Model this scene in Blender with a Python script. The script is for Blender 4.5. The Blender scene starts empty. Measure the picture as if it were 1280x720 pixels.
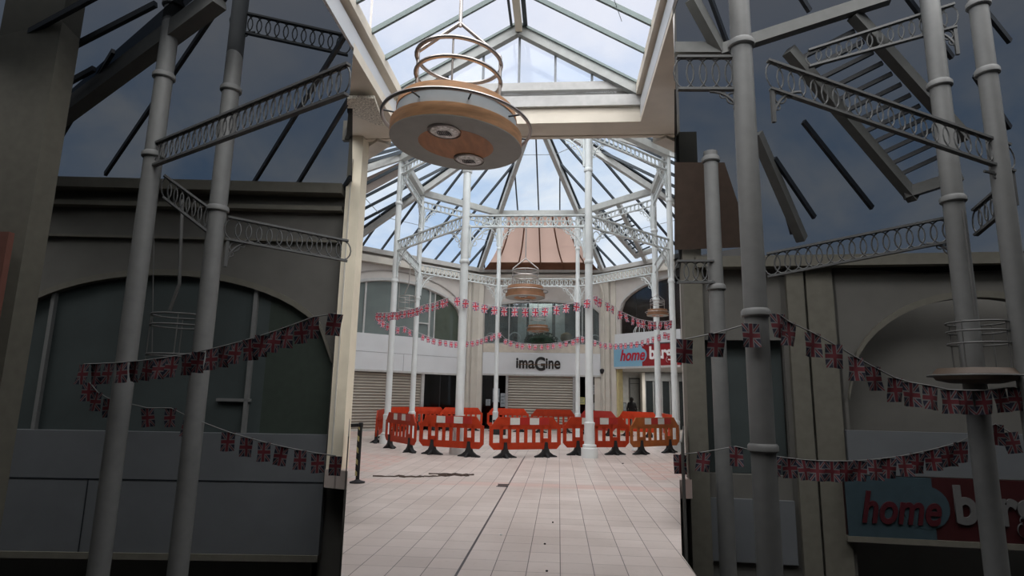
import bpy, math, random
from math import sin, cos, pi, sqrt, radians, atan2
from mathutils import Vector as V, Matrix
random.seed(7)
SC = bpy.context.scene
COL = SC.collection

# ------------------------------------------------------------------ camera
F_PX, PITCH, ROLL, YAW = 749.95, 0.179631, 0.018992, 0.079974
EYE = V((0, 0, 1.5))
FW = V((-sin(YAW)*cos(PITCH), cos(YAW)*cos(PITCH), sin(PITCH)))
RT0 = V((cos(YAW), sin(YAW), 0)); UP0 = RT0.cross(FW)
RT = cos(ROLL)*RT0 + sin(ROLL)*UP0
UP = -sin(ROLL)*RT0 + cos(ROLL)*UP0
cd = bpy.data.cameras.new('camera'); cam = bpy.data.objects.new('camera', cd); COL.objects.link(cam)
cd.sensor_width = 36; cd.lens = F_PX/1280*36; cd.clip_end = 300; cd.clip_start = .05
R3 = Matrix((RT, UP, -FW)).transposed()
cam.matrix_world = Matrix.Translation(EYE) @ R3.to_4x4()
SC.camera = cam

def ray(x, y): return FW + RT*((x-640)/F_PX) - UP*((y-360)/F_PX)
def onY(x, y, Y): d = ray(x, y); return EYE + d*(Y/d.y)
def onZ(x, y, Z): d = ray(x, y); return EYE + d*((Z-EYE.z)/d.z)
def onP(x, y, a, b, c):
    n = (b-a).cross(c-a); d = ray(x, y); return EYE + d*(n.dot(a-EYE)/n.dot(d))

# ------------------------------------------------------------------ materials
MATS = {}
def mat(name, col, rough=.6, metal=0., var=.06, scale=6., bump=0., spec=.4, stretch=None, emit=0.):
    if name in MATS: return MATS[name]
    m = bpy.data.materials.new(name); m.use_nodes = True; nt = m.node_tree; N = nt.nodes; L = nt.links
    b = N['Principled BSDF']; b.inputs['Roughness'].default_value = rough; b.inputs['Metallic'].default_value = metal
    b.inputs['Specular IOR Level'].default_value = spec
    tc = N.new('ShaderNodeTexCoord'); no = N.new('ShaderNodeTexNoise'); no.inputs['Scale'].default_value = scale; no.inputs['Detail'].default_value = 5
    src = tc.outputs['Object']
    if stretch:
        mp = N.new('ShaderNodeMapping'); mp.inputs['Scale'].default_value = stretch; L.new(src, mp.inputs['Vector']); src = mp.outputs['Vector']
    L.new(src, no.inputs['Vector'])
    r = N.new('ShaderNodeValToRGB'); r.color_ramp.elements[0].position = .3; r.color_ramp.elements[1].position = .7
    r.color_ramp.elements[0].color = [max(0, c*(1-var*2)) for c in col]+[1]; r.color_ramp.elements[1].color = [min(1, c*(1+var)) for c in col]+[1]
    L.new(no.outputs['Fac'], r.inputs['Fac']); L.new(r.outputs['Color'], b.inputs['Base Color'])
    if emit:
        L.new(r.outputs['Color'], b.inputs['Emission Color']); b.inputs['Emission Strength'].default_value = emit
    if bump:
        bp = N.new('ShaderNodeBump'); bp.inputs['Strength'].default_value = bump; bp.inputs['Distance'].default_value = .02
        L.new(no.outputs['Fac'], bp.inputs['Height']); L.new(bp.outputs['Normal'], b.inputs['Normal'])
    MATS[name] = m; return m

def glass(name, tint, gloss=.06, rough=.03, film=0., filmcol=(.5, .55, .55)):
    m = bpy.data.materials.new(name); m.use_nodes = True; nt = m.node_tree; N = nt.nodes; L = nt.links
    N.remove(N['Principled BSDF']); out = N['Material Output']
    t = N.new('ShaderNodeBsdfTransparent'); t.inputs['Color'].default_value = (*tint, 1)
    g = N.new('ShaderNodeBsdfGlossy'); g.inputs['Roughness'].default_value = rough; g.inputs['Color'].default_value = (.9, .95, 1, 1)
    mx = N.new('ShaderNodeMixShader'); mx.inputs[0].default_value = gloss
    L.new(t.outputs[0], mx.inputs[1]); L.new(g.outputs[0], mx.inputs[2]); last = mx
    if film:
        d = N.new('ShaderNodeBsdfDiffuse'); tc = N.new('ShaderNodeTexCoord'); no = N.new('ShaderNodeTexNoise')
        no.inputs['Scale'].default_value = .7; no.inputs['Detail'].default_value = 4
        L.new(tc.outputs['Object'], no.inputs['Vector'])
        r = N.new('ShaderNodeValToRGB'); r.color_ramp.elements[0].position = .3; r.color_ramp.elements[1].position = .7
        r.color_ramp.elements[0].color = [c*.8 for c in filmcol]+[1]; r.color_ramp.elements[1].color = [min(1, c*1.15) for c in filmcol]+[1]
        L.new(no.outputs['Fac'], r.inputs['Fac']); L.new(r.outputs['Color'], d.inputs['Color'])
        m2 = N.new('ShaderNodeMixShader'); m2.inputs[0].default_value = film
        L.new(mx.outputs[0], m2.inputs[1]); L.new(d.outputs[0], m2.inputs[2]); last = m2
    L.new(last.outputs[0], out.inputs['Surface']); return m

WHITE = mat('white paint', (.66, .69, .69), .45, var=.05, scale=3)
GIRD = mat('girder white paint', (.60, .64, .64), .5, var=.06)
BEAMG = mat('roof beam paint', (.50, .505, .49), .5, var=.06)
DARK = mat('dark glazing bar', (.035, .045, .055), .5)
GREENBAR = mat('grey green glazing bar', (.13, .17, .165), .45)
CREAM = mat('cream plaster', (.58, .55, .49), .8, var=.05, scale=2)
PIERM = mat('pale yellow plaster', (.80, .73, .58), .7, var=.05, scale=2)
SOFFIT = mat('beige soffit', (.70, .645, .55), .8, var=.04, scale=2)
STIP = mat('stippled plaster', (.70, .66, .57), .9, var=.3, scale=28, bump=.6)
WALLM = mat('beige wall plaster', (.53, .50, .47), .8, var=.05, scale=1.5)
FASC = mat('white shop fascia panel', (.62, .64, .66), .35, var=.03, scale=1.2)
TRIMM = mat('light grey trim', (.46, .46, .45), .5)
BLACK = mat('black void', (.006, .006, .007), .8)
DKROOM = mat('dim room', (.42, .46, .46), .9)
BROWNRM = mat('brown dim room', (.09, .06, .05), .9)
SHUT = None
WOOD = mat('lamp wood', (.70, .38, .19), .5, var=.12, scale=4, stretch=(1, 1, 6))
WOOD2 = mat('lamp wood inset', (.50, .22, .095), .5, var=.12, scale=3, stretch=(4, 1, 1))
WOODS = mat('small lamp wood', (.27, .135, .07), .5, var=.12, scale=4)
WOODB = mat('lamp darker wood', (.20, .10, .05), .6)  # darker brown for the band of the small lamps
LGREY = mat('lamp grey', (.40, .40, .375), .6, var=.03)
LBAND = mat('lamp pale band', (.42, .47, .50), .5, var=.03)
STEEL = mat('brushed steel', (.42, .39, .37), .35, .7, var=.05)
CHROME = mat('chrome reflector', (.95, .94, .84), .3, .25, var=.3, scale=30)
REDB = mat('barrier red plastic', (.36, .033, .009), .5, var=.08, spec=.2)
REDB2 = mat('barrier bright red plastic', (.56, .05, .016), .5, var=.08, spec=.2)
ORNB = mat('barrier orange brown plastic', (.31, .085, .014), .5, var=.1)
MARB = mat('barrier maroon plastic', (.33, .025, .018), .5, var=.05)
REFL = mat('pale reflective patch', (.55, .55, .52), .3, var=.05)
REDP = mat('dark red reflective patch', (.33, .02, .015), .3, var=.05)
FOOT = mat('black rubber', (.012, .012, .013), .7)
CORD = mat('white cord', (.6, .6, .6), .8)
SKIRT = mat('grey brown blind', (.52, .36, .29), .8, var=.04, scale=1, emit=0)
tr_ = SKIRT.node_tree; b_ = tr_.nodes['Principled BSDF']; t_ = tr_.nodes.new('ShaderNodeBsdfTranslucent'); t_.inputs['Color'].default_value = (.50, .35, .29, 1)
m_ = tr_.nodes.new('ShaderNodeMixShader'); m_.inputs[0].default_value = .5; tr_.links.new(b_.outputs[0], m_.inputs[1]); tr_.links.new(t_.outputs[0], m_.inputs[2]); tr_.links.new(m_.outputs[0], tr_.nodes['Material Output'].inputs['Surface'])
SKIRTD = mat('dark brown blind seam', (.17, .075, .04), .8)
POSTER = mat('pale paper', (.30, .34, .36), .6, var=.15, scale=9)
YEL = mat('yellow paint', (.52, .46, .24), .6)
SIGNR = mat('sign red', (.26, .014, .018), .35, var=.02)
SIGNB = mat('sign light blue', (.20, .40, .54), .35, var=.02)
LETW = mat('sign white letter', (.8, .8, .8), .4, var=.01)
LETR = mat('sign red letter', (.42, .012, .03), .4, var=.01)
LETK = mat('black letter', (.012, .01, .01), .4)
LETG = mat('dark gold line', (.16, .08, .03), .4)
LEAF = mat('dark green leaves', (.02, .05, .03), .8, var=.3)
FLOWER = mat('cream flowers', (.9, .9, .72), .7)
# hall colours darkened: the dimness of the side halls is painted in
D_WALL = mat('side hall darkened wall', (0.108, 0.1044, 0.0954), .85, var=.05, scale=2)
D_FASC = mat('side hall darkened fascia', (0.112, 0.12, 0.128), .6, var=.04, scale=2)
D_COL = mat('side hall darkened column', (0.15, 0.153, 0.15), .55, var=.05)
D_GIR = mat('side hall darkened girder', (0.0795, 0.082, 0.082), .55)
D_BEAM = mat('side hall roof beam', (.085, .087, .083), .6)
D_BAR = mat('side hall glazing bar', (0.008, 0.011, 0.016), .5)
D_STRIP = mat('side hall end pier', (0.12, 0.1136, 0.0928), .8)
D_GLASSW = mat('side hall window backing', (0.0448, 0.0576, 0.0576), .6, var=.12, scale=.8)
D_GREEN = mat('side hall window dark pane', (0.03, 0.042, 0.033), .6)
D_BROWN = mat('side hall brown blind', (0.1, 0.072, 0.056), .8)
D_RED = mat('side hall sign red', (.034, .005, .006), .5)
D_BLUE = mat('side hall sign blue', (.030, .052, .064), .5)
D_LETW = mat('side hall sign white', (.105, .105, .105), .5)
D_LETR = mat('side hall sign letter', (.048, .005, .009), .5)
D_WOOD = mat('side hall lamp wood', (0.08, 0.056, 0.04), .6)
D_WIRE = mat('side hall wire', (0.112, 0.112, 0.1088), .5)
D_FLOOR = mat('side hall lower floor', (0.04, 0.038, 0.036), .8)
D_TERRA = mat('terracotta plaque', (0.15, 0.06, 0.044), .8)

GLASS = glass('roof glass', (.90, .93, .95), .03, .05)
GLASSL = glass('lantern glass', (.97, .97, .98), .03, .1)
GLASSD = glass('darkened side hall roof glass', (.086, .091, .097), .01, .2)  # tint darkened so the sky over the side halls looks dim
WINL = glass('left window glass', (.35, .42, .42), .12, .05, .60, (.24, .285, .275))
WINLD = glass('left window dark pane', (.2, .27, .22), .12, .05, .65, (.115, .14, .11))
WINB = glass('back window glass', (.55, .62, .62), .10, .05, .16, (.3, .36, .36))

def flag_mat(name, k):
    m = bpy.data.materials.new(name); m.use_nodes = True; nt = m.node_tree; N = nt.nodes; L = nt.links; b = N['Principled BSDF']
    b.inputs['Roughness'].default_value = .8
    uv = N.new('ShaderNodeUVMap'); sp = N.new('ShaderNodeSeparateXYZ'); L.new(uv.outputs['UV'], sp.inputs[0])
    def M(op, a, c=None, **kw):
        n = N.new('ShaderNodeMath'); n.operation = op
        for i, q in enumerate((a, c)):
            if q is None: continue
            if isinstance(q, (int, float)): n.inputs[i].default_value = q
            else: L.new(q, n.inputs[i])
        return n.outputs[0]
    u = M('ABSOLUTE', M('SUBTRACT', sp.outputs[0], .5)); v = M('ABSOLUTE', M('SUBTRACT', sp.outputs[1], .5))
    dg = M('ABSOLUTE', M('SUBTRACT', u, v))
    def mixc(f, a, c):
        n = N.new('ShaderNodeMix'); n.data_type = 'RGBA'; L.new(f, n.inputs['Factor'])
        for s, q in ((6, a), (7, c)):
            if isinstance(q, tuple): n.inputs[s].default_value = (*[x*k for x in q], 1)
            else: L.new(q, n.inputs[s])
        return n.outputs[2]
    blue, white, red = (.012, .016, .10), (.62, .60, .62), (.50, .018, .05)
    c = mixc(M('LESS_THAN', dg, .105), blue, white)
    c = mixc(M('LESS_THAN', dg, .042), c, red)
    c = mixc(M('MAXIMUM', M('LESS_THAN', u, .155), M('LESS_THAN', v, .145)), c, white)
    c = mixc(M('MAXIMUM', M('LESS_THAN', u, .10), M('LESS_THAN', v, .09)), c, red)
    L.new(c, b.inputs['Base Color']); return m
FLAG = flag_mat('union flag cloth', 1.0)
D_FLAG = flag_mat('union flag cloth darkened', .16)  # same flag, colours darkened to stand for the dim light

def shutter_mat():
    m = mat('roller shutter slats', (.36, .33, .28), .45, var=.05, scale=1)
    nt = m.node_tree; N = nt.nodes; L = nt.links; b = N['Principled BSDF']
    tc = N.new('ShaderNodeTexCoord'); w = N.new('ShaderNodeTexWave'); w.wave_type = 'BANDS'; w.bands_direction = 'Z'
    w.inputs['Scale'].default_value = 2.6; L.new(tc.outputs['Object'], w.inputs['Vector'])
    bp = N.new('ShaderNodeBump'); bp.inputs['Distance'].default_value = .03; bp.inputs['Strength'].default_value = .8
    L.new(w.outputs['Fac'], bp.inputs['Height']); L.new(bp.outputs['Normal'], b.inputs['Normal'])
    r = [n for n in N if n.type == 'VALTORGB'][0]; mx = N.new('ShaderNodeMix'); mx.data_type = 'RGBA'; mx.blend_type = 'MULTIPLY'
    r2 = N.new('ShaderNodeValToRGB'); r2.color_ramp.elements[0].color = (.38, .37, .36, 1); r2.color_ramp.elements[1].position = .45
    L.new(w.outputs['Fac'], r2.inputs['Fac']); mx.inputs['Factor'].default_value = 1
    L.new(r.outputs['Color'], mx.inputs[6]); L.new(r2.outputs['Color'], mx.inputs[7]); L.new(mx.outputs[2], b.inputs['Base Color'])
    return m
SHUT = shutter_mat()

def tape_mat():
    m = bpy.data.materials.new('black and yellow chevron tape'); m.use_nodes = True; nt = m.node_tree; N = nt.nodes; L = nt.links; b = N['Principled BSDF']
    tc = N.new('ShaderNodeTexCoord'); w = N.new('ShaderNodeTexWave'); w.bands_direction = 'DIAGONAL'; w.inputs['Scale'].default_value = 3.2
    r = N.new('ShaderNodeValToRGB'); r.color_ramp.interpolation = 'CONSTANT'; r.color_ramp.elements[0].color = (.012, .012, .012, 1)
    r.color_ramp.elements[1].position = .6; r.color_ramp.elements[1].color = (.42, .36, .16, 1)
    L.new(tc.outputs['Object'], w.inputs['Vector']); L.new(w.outputs['Fac'], r.inputs['Fac']); L.new(r.outputs['Color'], b.inputs['Base Color'])
    return m
TAPE = tape_mat()

def floor_mat():
    m = bpy.data.materials.new('floor tiles'); m.use_nodes = True; nt = m.node_tree; N = nt.nodes; L = nt.links; b = N['Principled BSDF']
    tc = N.new('ShaderNodeTexCoord'); sp = N.new('ShaderNodeSeparateXYZ'); L.new(tc.outputs['Object'], sp.inputs[0])
    X, Y = sp.outputs[0], sp.outputs[1]
    def M(op, a, c=None, d=None):
        n = N.new('ShaderNodeMath'); n.operation = op
        for i, q in enumerate((a, c, d)):
            if q is None: continue
            if isinstance(q, (int, float)): n.inputs[i].default_value = q
            else: L.new(q, n.inputs[i])
        return n.outputs[0]
    def sstep(a, lo, hi):
        n = N.new('ShaderNodeMapRange'); n.interpolation_type = 'SMOOTHSTEP'; L.new(a, n.inputs[0]); n.inputs[1].default_value = lo; n.inputs[2].default_value = hi; return n.outputs[0]
    TX, TY = .295, .343
    xs = M('DIVIDE', M('ADD', X, .57), TX); ys = M('DIVIDE', M('SUBTRACT', Y, 9.02), TY)
    fx = M('ABSOLUTE', M('SUBTRACT', M('FRACT', xs), .5)); fy = M('ABSOLUTE', M('SUBTRACT', M('FRACT', ys), .5))
    lx = sstep(fx, .482, .492); ly = sstep(fy, .484, .494)
    cx = M('FLOOR', xs); cy = M('FLOOR', ys)
    cmb = N.new('ShaderNodeCombineXYZ'); L.new(cx, cmb.inputs[0]); L.new(cy, cmb.inputs[1])
    wn = N.new('ShaderNodeTexWhiteNoise'); L.new(cmb.outputs[0], wn.inputs[0])
    cmb2 = N.new('ShaderNodeCombineXYZ'); L.new(cx, cmb2.inputs[1]); L.new(cy, cmb2.inputs[0]); wn2 = N.new('ShaderNodeTexWhiteNoise'); L.new(cmb2.outputs[0], wn2.inputs[0])
    # long joints: some cross joints stronger
    ly = M('MULTIPLY', ly, M('ADD', M('MULTIPLY', wn2.outputs['Value'], .65), .4))
    no = N.new('ShaderNodeTexNoise'); no.inputs['Scale'].default_value = .8; no.inputs['Detail'].default_value = 6; L.new(tc.outputs['Object'], no.inputs['Vector'])
    no2 = N.new('ShaderNodeTexNoise'); no2.inputs['Scale'].default_value = 14; no2.inputs['Detail'].default_value = 6; L.new(tc.outputs['Object'], no2.inputs['Vector'])
    def mix(f, a, c, mode='MIX'):
        n = N.new('ShaderNodeMix'); n.data_type = 'RGBA'; n.blend_type = mode
        if isinstance(f, float): n.inputs['Factor'].default_value = f
        else: L.new(f, n.inputs['Factor'])
        for s, q in ((6, a), (7, c)):
            if isinstance(q, tuple): n.inputs[s].default_value = (*q, 1)
            else: L.new(q, n.inputs[s])
        return n.outputs[2]
    c = mix(wn.outputs['Value'], (.53, .463, .427), (.60, .528, .49))
    c = mix(sstep(no.outputs['Fac'], .3, .7), mix(1., c, (.86, .84, .83), 'MULTIPLY'), c)
    c = mix(sstep(no2.outputs['Fac'], .55, .75), c, mix(1., c, (.93, .92, .91), 'MULTIPLY'))
    # pink accent row and ring
    row = M('MULTIPLY', M('MULTIPLY', sstep(Y, 10.58, 10.6), M('SUBTRACT', 1., sstep(Y, 11.06, 11.08))), M('ADD', M('MULTIPLY', wn2.outputs['Value'], .6), .25))
    dx = M('ADD', X, .93); dy = M('SUBTRACT', Y, 20.58)
    rr = M('SQRT', M('ADD', M('MULTIPLY', dx, dx), M('MULTIPLY', dy, dy)))
    ck = M('MODULO', M('ABSOLUTE', M('ADD', cx, cy)), 2.)
    sidew = M('GREATER_THAN', M('ABSOLUTE', dx), 2.7)
    ring = M('MULTIPLY', M('MULTIPLY', M('MULTIPLY', sstep(rr, 6.2, 6.25), M('SUBTRACT', 1., sstep(rr, 9.0, 9.05))), M('ADD', M('MULTIPLY', ck, .5), .22)), sidew)
    c = mix(M('MINIMUM', M('ADD', row, ring), 1.), c, (.56, .37, .325))
    c = mix(ly, c, (.12, .10, .09)); c = mix(lx, c, (.09, .075, .07))
    # expansion joint
    ej = M('MULTIPLY', M('LESS_THAN', M('ABSOLUTE', M('ADD', X, .865)), .012), M('LESS_THAN', Y, 16.))
    c = mix(ej, c, (.05, .045, .045))
    L.new(c, b.inputs['Base Color']); b.inputs['Roughness'].default_value = .38; b.inputs['Specular IOR Level'].default_value = .35
    return m
FLOORM = floor_mat()

# ------------------------------------------------------------------ mesh builder
class MB:
    def __init__(s): s.v = []; s.f = []
    def add(s, vs, fs):
        o = len(s.v); s.v += [V(p) for p in vs]; s.f += [tuple(i+o for i in f) for f in fs]; return s
    def box(s, x0, x1, y0, y1, z0, z1):
        return s.add([(x0,y0,z0),(x1,y0,z0),(x1,y1,z0),(x0,y1,z0),(x0,y0,z1),(x1,y0,z1),(x1,y1,z1),(x0,y1,z1)],
                     [(0,3,2,1),(4,5,6,7),(0,1,5,4),(1,2,6,5),(2,3,7,6),(3,0,4,7)])
    def fbox(s, F, u0, u1, d0, d1, z0, z1):
        P = lambda u, d, z: F.p(u, d, z)
        return s.add([P(u0,d0,z0),P(u1,d0,z0),P(u1,d1,z0),P(u0,d1,z0),P(u0,d0,z1),P(u1,d0,z1),P(u1,d1,z1),P(u0,d1,z1)],
                     [(0,3,2,1),(4,5,6,7),(0,1,5,4),(1,2,6,5),(2,3,7,6),(3,0,4,7)])
    def beam(s, p, q, w, h, up=V((0,0,1)), drop=0.):
        p = V(p); q = V(q); d = (q-p).normalized(); sd = d.cross(up).normalized(); u = sd.cross(d)
        vs = []
        for c in (p, q):
            c = c - u*drop
            for a, b in ((-1,-1),(1,-1),(1,1),(-1,1)): vs.append(c + sd*(a*w/2) + u*(b*h/2))
        return s.add(vs, [(0,1,2,3),(7,6,5,4),(0,4,5,1),(1,5,6,2),(2,6,7,3),(3,7,4,0)])
    def tube(s, pts, r, n=8, closed=False, cap=True):
        pts = [V(p) for p in pts]; k = len(pts); vs = []; fs = []; prev = None
        for i, p in enumerate(pts):
            if closed: d = pts[(i+1) % k]-pts[i-1]
            else: d = pts[min(i+1, k-1)]-pts[max(i-1, 0)]
            d.normalize()
            if prev is None:
                a = V((0,0,1)) if abs(d.z) < .9 else V((1,0,0)); e = d.cross(a).normalized()
            else: e = (prev - d*prev.dot(d)).normalized()
            prev = e; g = d.cross(e); rr = r[i] if isinstance(r, (list, tuple)) else r
            vs += [p + e*(rr*cos(2*pi*j/n)) + g*(rr*sin(2*pi*j/n)) for j in range(n)]
        for i in range(k if closed else k-1):
            a = i*n; b = ((i+1) % k)*n
            for j in range(n): fs.append((a+j, a+(j+1) % n, b+(j+1) % n, b+j))
        if not closed and cap: fs += [tuple(reversed(range(n))), tuple(range((k-1)*n, k*n))]
        return s.add(vs, fs)
    def ring(s, c, R, r, e=V((1,0,0)), g=V((0,1,0)), n=32, m=8):
        c = V(c); return s.tube([c + e*(R*cos(2*pi*i/n)) + g*(R*sin(2*pi*i/n)) for i in range(n)], r, m, True)
    def lathe(s, prof, c=(0,0,0), n=24, capb=True, capt=True):
        c = V(c); vs = []; fs = []
        for r, z in prof: vs += [c + V((r*cos(2*pi*j/n), r*sin(2*pi*j/n), z)) for j in range(n)]
        for i in range(len(prof)-1):
            for j in range(n): fs.append((i*n+j, i*n+(j+1) % n, (i+1)*n+(j+1) % n, (i+1)*n+j))
        if capb: fs.append(tuple(reversed(range(n))))
        if capt: fs.append(tuple(range((len(prof)-1)*n, len(prof)*n)))
        return s.add(vs, fs)
    def prism(s, out, P, t0, t1):
        """out: 2D outline (a,b); P(a,b,t) -> point"""
        n = len(out); vs = [P(a, b, t0) for a, b in out]+[P(a, b, t1) for a, b in out]
        return s.add(vs, [tuple(reversed(range(n))), tuple(range(n, 2*n))]+[(i, (i+1) % n, n+(i+1) % n, n+i) for i in range(n)])
    def poly(s, pts): return s.add(pts, [tuple(range(len(pts)))])
    def slab(s, pts, th):
        """plan/sloped polygon given thickness downwards"""
        n = len(pts); pts = [V(p) for p in pts]; lo = [p-V((0,0,th)) for p in pts]
        return s.add(pts+lo, [tuple(range(n)), tuple(reversed(range(n, 2*n)))]+[(i, n+i, n+(i+1) % n, (i+1) % n) for i in range(n)])
    def clip(s, co, no):
        """keep the side the normal points away from"""
        import bmesh
        bm = bmesh.new(); vv = [bm.verts.new(p) for p in s.v]
        for f in s.f:
            try: bm.faces.new([vv[i] for i in f])
            except ValueError: pass
        bmesh.ops.bisect_plane(bm, geom=bm.verts[:]+bm.edges[:]+bm.faces[:], plane_co=co, plane_no=no, clear_outer=True)
        bm.verts.index_update(); s.v = [v.co.copy() for v in bm.verts]; s.f = [tuple(v.index for v in f.verts) for f in bm.faces]; bm.free(); return s
    def mesh(s, name, m, smooth=False, org=None):
        me = bpy.data.meshes.new(name); o = V(org) if org is not None else V((0,0,0))
        me.from_pydata([v-o for v in s.v], [], s.f); me.materials.append(m)
        import bmesh
        bm = bmesh.new(); bm.from_mesh(me); bmesh.ops.recalc_face_normals(bm, faces=bm.faces[:]); bm.to_mesh(me); bm.free()
        if smooth:
            for p in me.polygons: p.use_smooth = True
            try: me.set_sharp_from_angle(angle=radians(40))
            except Exception: pass
        return me
    def build(s, name, m, parent=None, smooth=False):
        """vertices are in world space; the object's origin goes to the parent's place"""
        org = parent_world(parent) if parent is not None else None
        if org is None and s.v:
            n = len(s.v); lo = [min(v[i] for v in s.v) for i in range(3)]; hi = [max(v[i] for v in s.v) for i in range(3)]
            org = V(((lo[0]+hi[0])/2, (lo[1]+hi[1])/2, lo[2])) if name not in KEEP0 else V((0,0,0))
        ob = bpy.data.objects.new(name, s.mesh(name, m, smooth, org)); COL.objects.link(ob)
        if parent is None: ob.location = org
        else: ob.parent = parent
        return ob
KEEP0 = ('floor', 'roller_shutter')
def parent_world(p):
    o = V((0,0,0))
    while p is not None: o = o + p.location; p = p.parent
    return o

def tag(o, label=None, cat=None, group=None, kind=None):
    if label: o['label'] = label
    if cat: o['category'] = cat
    if group: o['group'] = group
    if kind: o['kind'] = kind
    return o
def thing(name, loc, label, cat, group=None):
    o = bpy.data.objects.new(name, None); COL.objects.link(o); o.location = loc; o.empty_display_size = .1
    return tag(o, label, cat, group)
def struct(name, mb, m, smooth=False):
    return tag(mb.build(name, m, None, smooth), kind='structure')

class Frame:
    def __init__(s, A, B, inward):
        s.A = V((A[0], A[1], 0)); s.B = V((B[0], B[1], 0)); s.u = (s.B-s.A).normalized(); s.len = (s.B-s.A).length
        n = V((-s.u.y, s.u.x, 0)); c = V((inward[0], inward[1], 0))
        s.n = n if (c-s.A).dot(n) > 0 else -n
    def p(s, u, d, z): return s.A + s.u*u + s.n*d + V((0, 0, z))
    def w(s, x, y, d=0.):
        r = ray(x, y); a = s.A + s.n*d; t = (a-EYE).dot(s.n)/r.dot(s.n); P = EYE + r*t
        return (P-a).dot(s.u), P.z
    def at(s, x, y, d=0.): u, z = s.w(x, y, d); return s.p(u, d, z)

# ------------------------------------------------------------------ octagon data (metres)
NAMES = ['front left', 'front right', 'near right', 'far right', 'back right', 'back left', 'far left', 'near left']
OFF = [(.1727, -.0855), (-.102, -.0508), (-.0227, .0179), (.0461, -.1005), (-.1558, .1125), (.1552, .0908), (-.0491, -.0914), (.0369, .1106)]
CX, CY, RAD, PHI, KO = -.9297, 20.5826, 4.8194, -.0038, 1.8066
HLT, HLB, HB, HUT, HUB, HE = 6.50, 6.133, 9.52, 9.057, 8.767, 7.588
HAP = HB + (HB-HE)/(KO-1)
def vert(i, k=1.):
    a = PHI + radians(-112.5+45*i); return V((CX + k*(RAD*cos(a)+OFF[i][0]), CY + k*(RAD*sin(a)+OFF[i][1]), 0))
INN = [vert(i) for i in range(8)]; OUT = [vert(i, KO) for i in range(8)]
def rz(k): return HAP + (HE-HAP)*k/KO if False else HB - (HB-HE)*(k-1)/(KO-1)
def rp(i, k, dz=0.): v = vert(i, k); v.z = rz(k)+dz; return v

# ------------------------------------------------------------------ setting: floor, partitions, piers
LR, RR = -.345, .190            # plan ratios of the splayed floor edges
f = MB()
f.slab([(-1.75,-3,0),(1.2,-3,0),(1.2,5.5,0),(RR*6.4,6.4,0),(RR*12.2,12.2,0),(2.56,12.25,0),(2.9,12.65,0),(10.,23.,0),(10.,36.,0),(-10.,36.,0),(-10.5,23.,0),(-4.68,12.65,0),(-4.68,12.2,0),(LR*12.0,12.0,0),(LR*5.2,5.2,0)], .35)
fl = struct('floor', f, FLOORM)

def wall_line(name, a, b, z0, z1, th, m):
    a = V((*a, 0)); b = V((*b, 0)); d = (b-a).normalized(); n = V((-d.y, d.x, 0))*th/2
    P = [a-n, b-n, b+n, a+n]; mb = MB(); mb.add([p+V((0,0,z0)) for p in P]+[p+V((0,0,z1)) for p in P], [(0,3,2,1),(4,5,6,7),(0,1,5,4),(1,2,6,5),(2,3,7,6),(3,0,4,7)])
    return struct(name, mb, m)
wall_line('wall_left_atrium', (-4.43, 12.4), (-8.75, 24.55), -.3, 12.0, .05, WALLM)
wall_line('wall_right_atrium', (2.56, 12.4), (5.16, 25.75), -.3, 12.0, .05, WALLM)
wall_line('wall_left_passage', (-.3475*7.2, 7.2), (-.3475*12.2, 12.2), -4, 1.0, .015, D_WALL)
wall_line('wall_right_passage', (.1945*7.6, 7.6), (.1985*12.4, 12.4), -4, 1.0, .015, D_WALL)

# left pier at the passage mouth, with stippled capital slab
p = MB(); p.box(-4.67, -4.35, 12.22, 12.62, 0, 7.14); struct('wall_pier_left', p, PIERM)
pc = MB()
for x in (-4.58,): pc.box(x, x+.03, 12.19, 12.23, .3, 6.6)
struct('trim_1', pc, CREAM)
cs = MB(); cs.slab([onZ(x, y, 7.0)+V((0,0,.06)) for x, y in ((434, 123), (468, 123), (480, 157), (470, 156), (434, 141))], .06); struct('trim_2', cs, STIP)
cs = MB(); cs.lathe([(.10, 7.06), (.10, 7.15)], (-4.05, 10.75, 0), 16); struct('trim_3', cs, PIERM)
p = MB(); p.box(2.53, 2.9, 12.25, 12.6, -4, 7.14); struct('wall_pier_right', p, D_STRIP)

# ------------------------------------------------------------------ passage ceiling and lantern
ZC = 7.15
c = MB()
c.slab([(1.66, 8.2, ZC+.2), (.2026*12.4+.02, 12.4, ZC+.2), (1.66, 12.4, ZC+.2)], .2)
c.slab([(-3.48, 9.0, ZC+.2), (-3.48, 12.4, ZC+.2), (-4.86, 12.4, ZC+.2), (-.3885*12.1, 12.1, ZC+.2)], .2)
c.slab([(-3.48, 11.75, ZC+.2), (1.66, 11.75, ZC+.2), (1.66, 12.4, ZC+.2), (-3.48, 12.4, ZC+.2)], .2)
c.slab([(-6, -4, ZC+.2), (6, -4, ZC+.2), (6, 4.2, ZC+.2), (-6, 4.2, ZC+.2)], .2)
struct('ceiling', c, SOFFIT)
XL, XR, YG, ZE, XRI, ZRI = -3.45, 1.63, 11.75, 7.84, -.91, 9.33
c = MB()   # beam over the opening towards the octagon
c.box(-4.9, 2.55, 12.38, 12.5, ZC-.02, 7.6)
struct('trim_4', c, SOFFIT)
c = MB(); c.box(-3.5, 1.7, YG+.02, YG+.1, ZC+.02, 7.5); struct('wall_lantern_end', c, SOFFIT)
c = MB()
c.box(-3.5, 1.68, YG-.06, YG+.1, 7.50, 7.74)
c.box(-3.4, 1.62, YG-.0, YG+.12, 7.90, 8.08)
c.box(-3.5, 1.7, YG+.12, YG+.16, 7.70, 7.95)
struct('trim_5', c, TRIMM)
c = MB()
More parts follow.
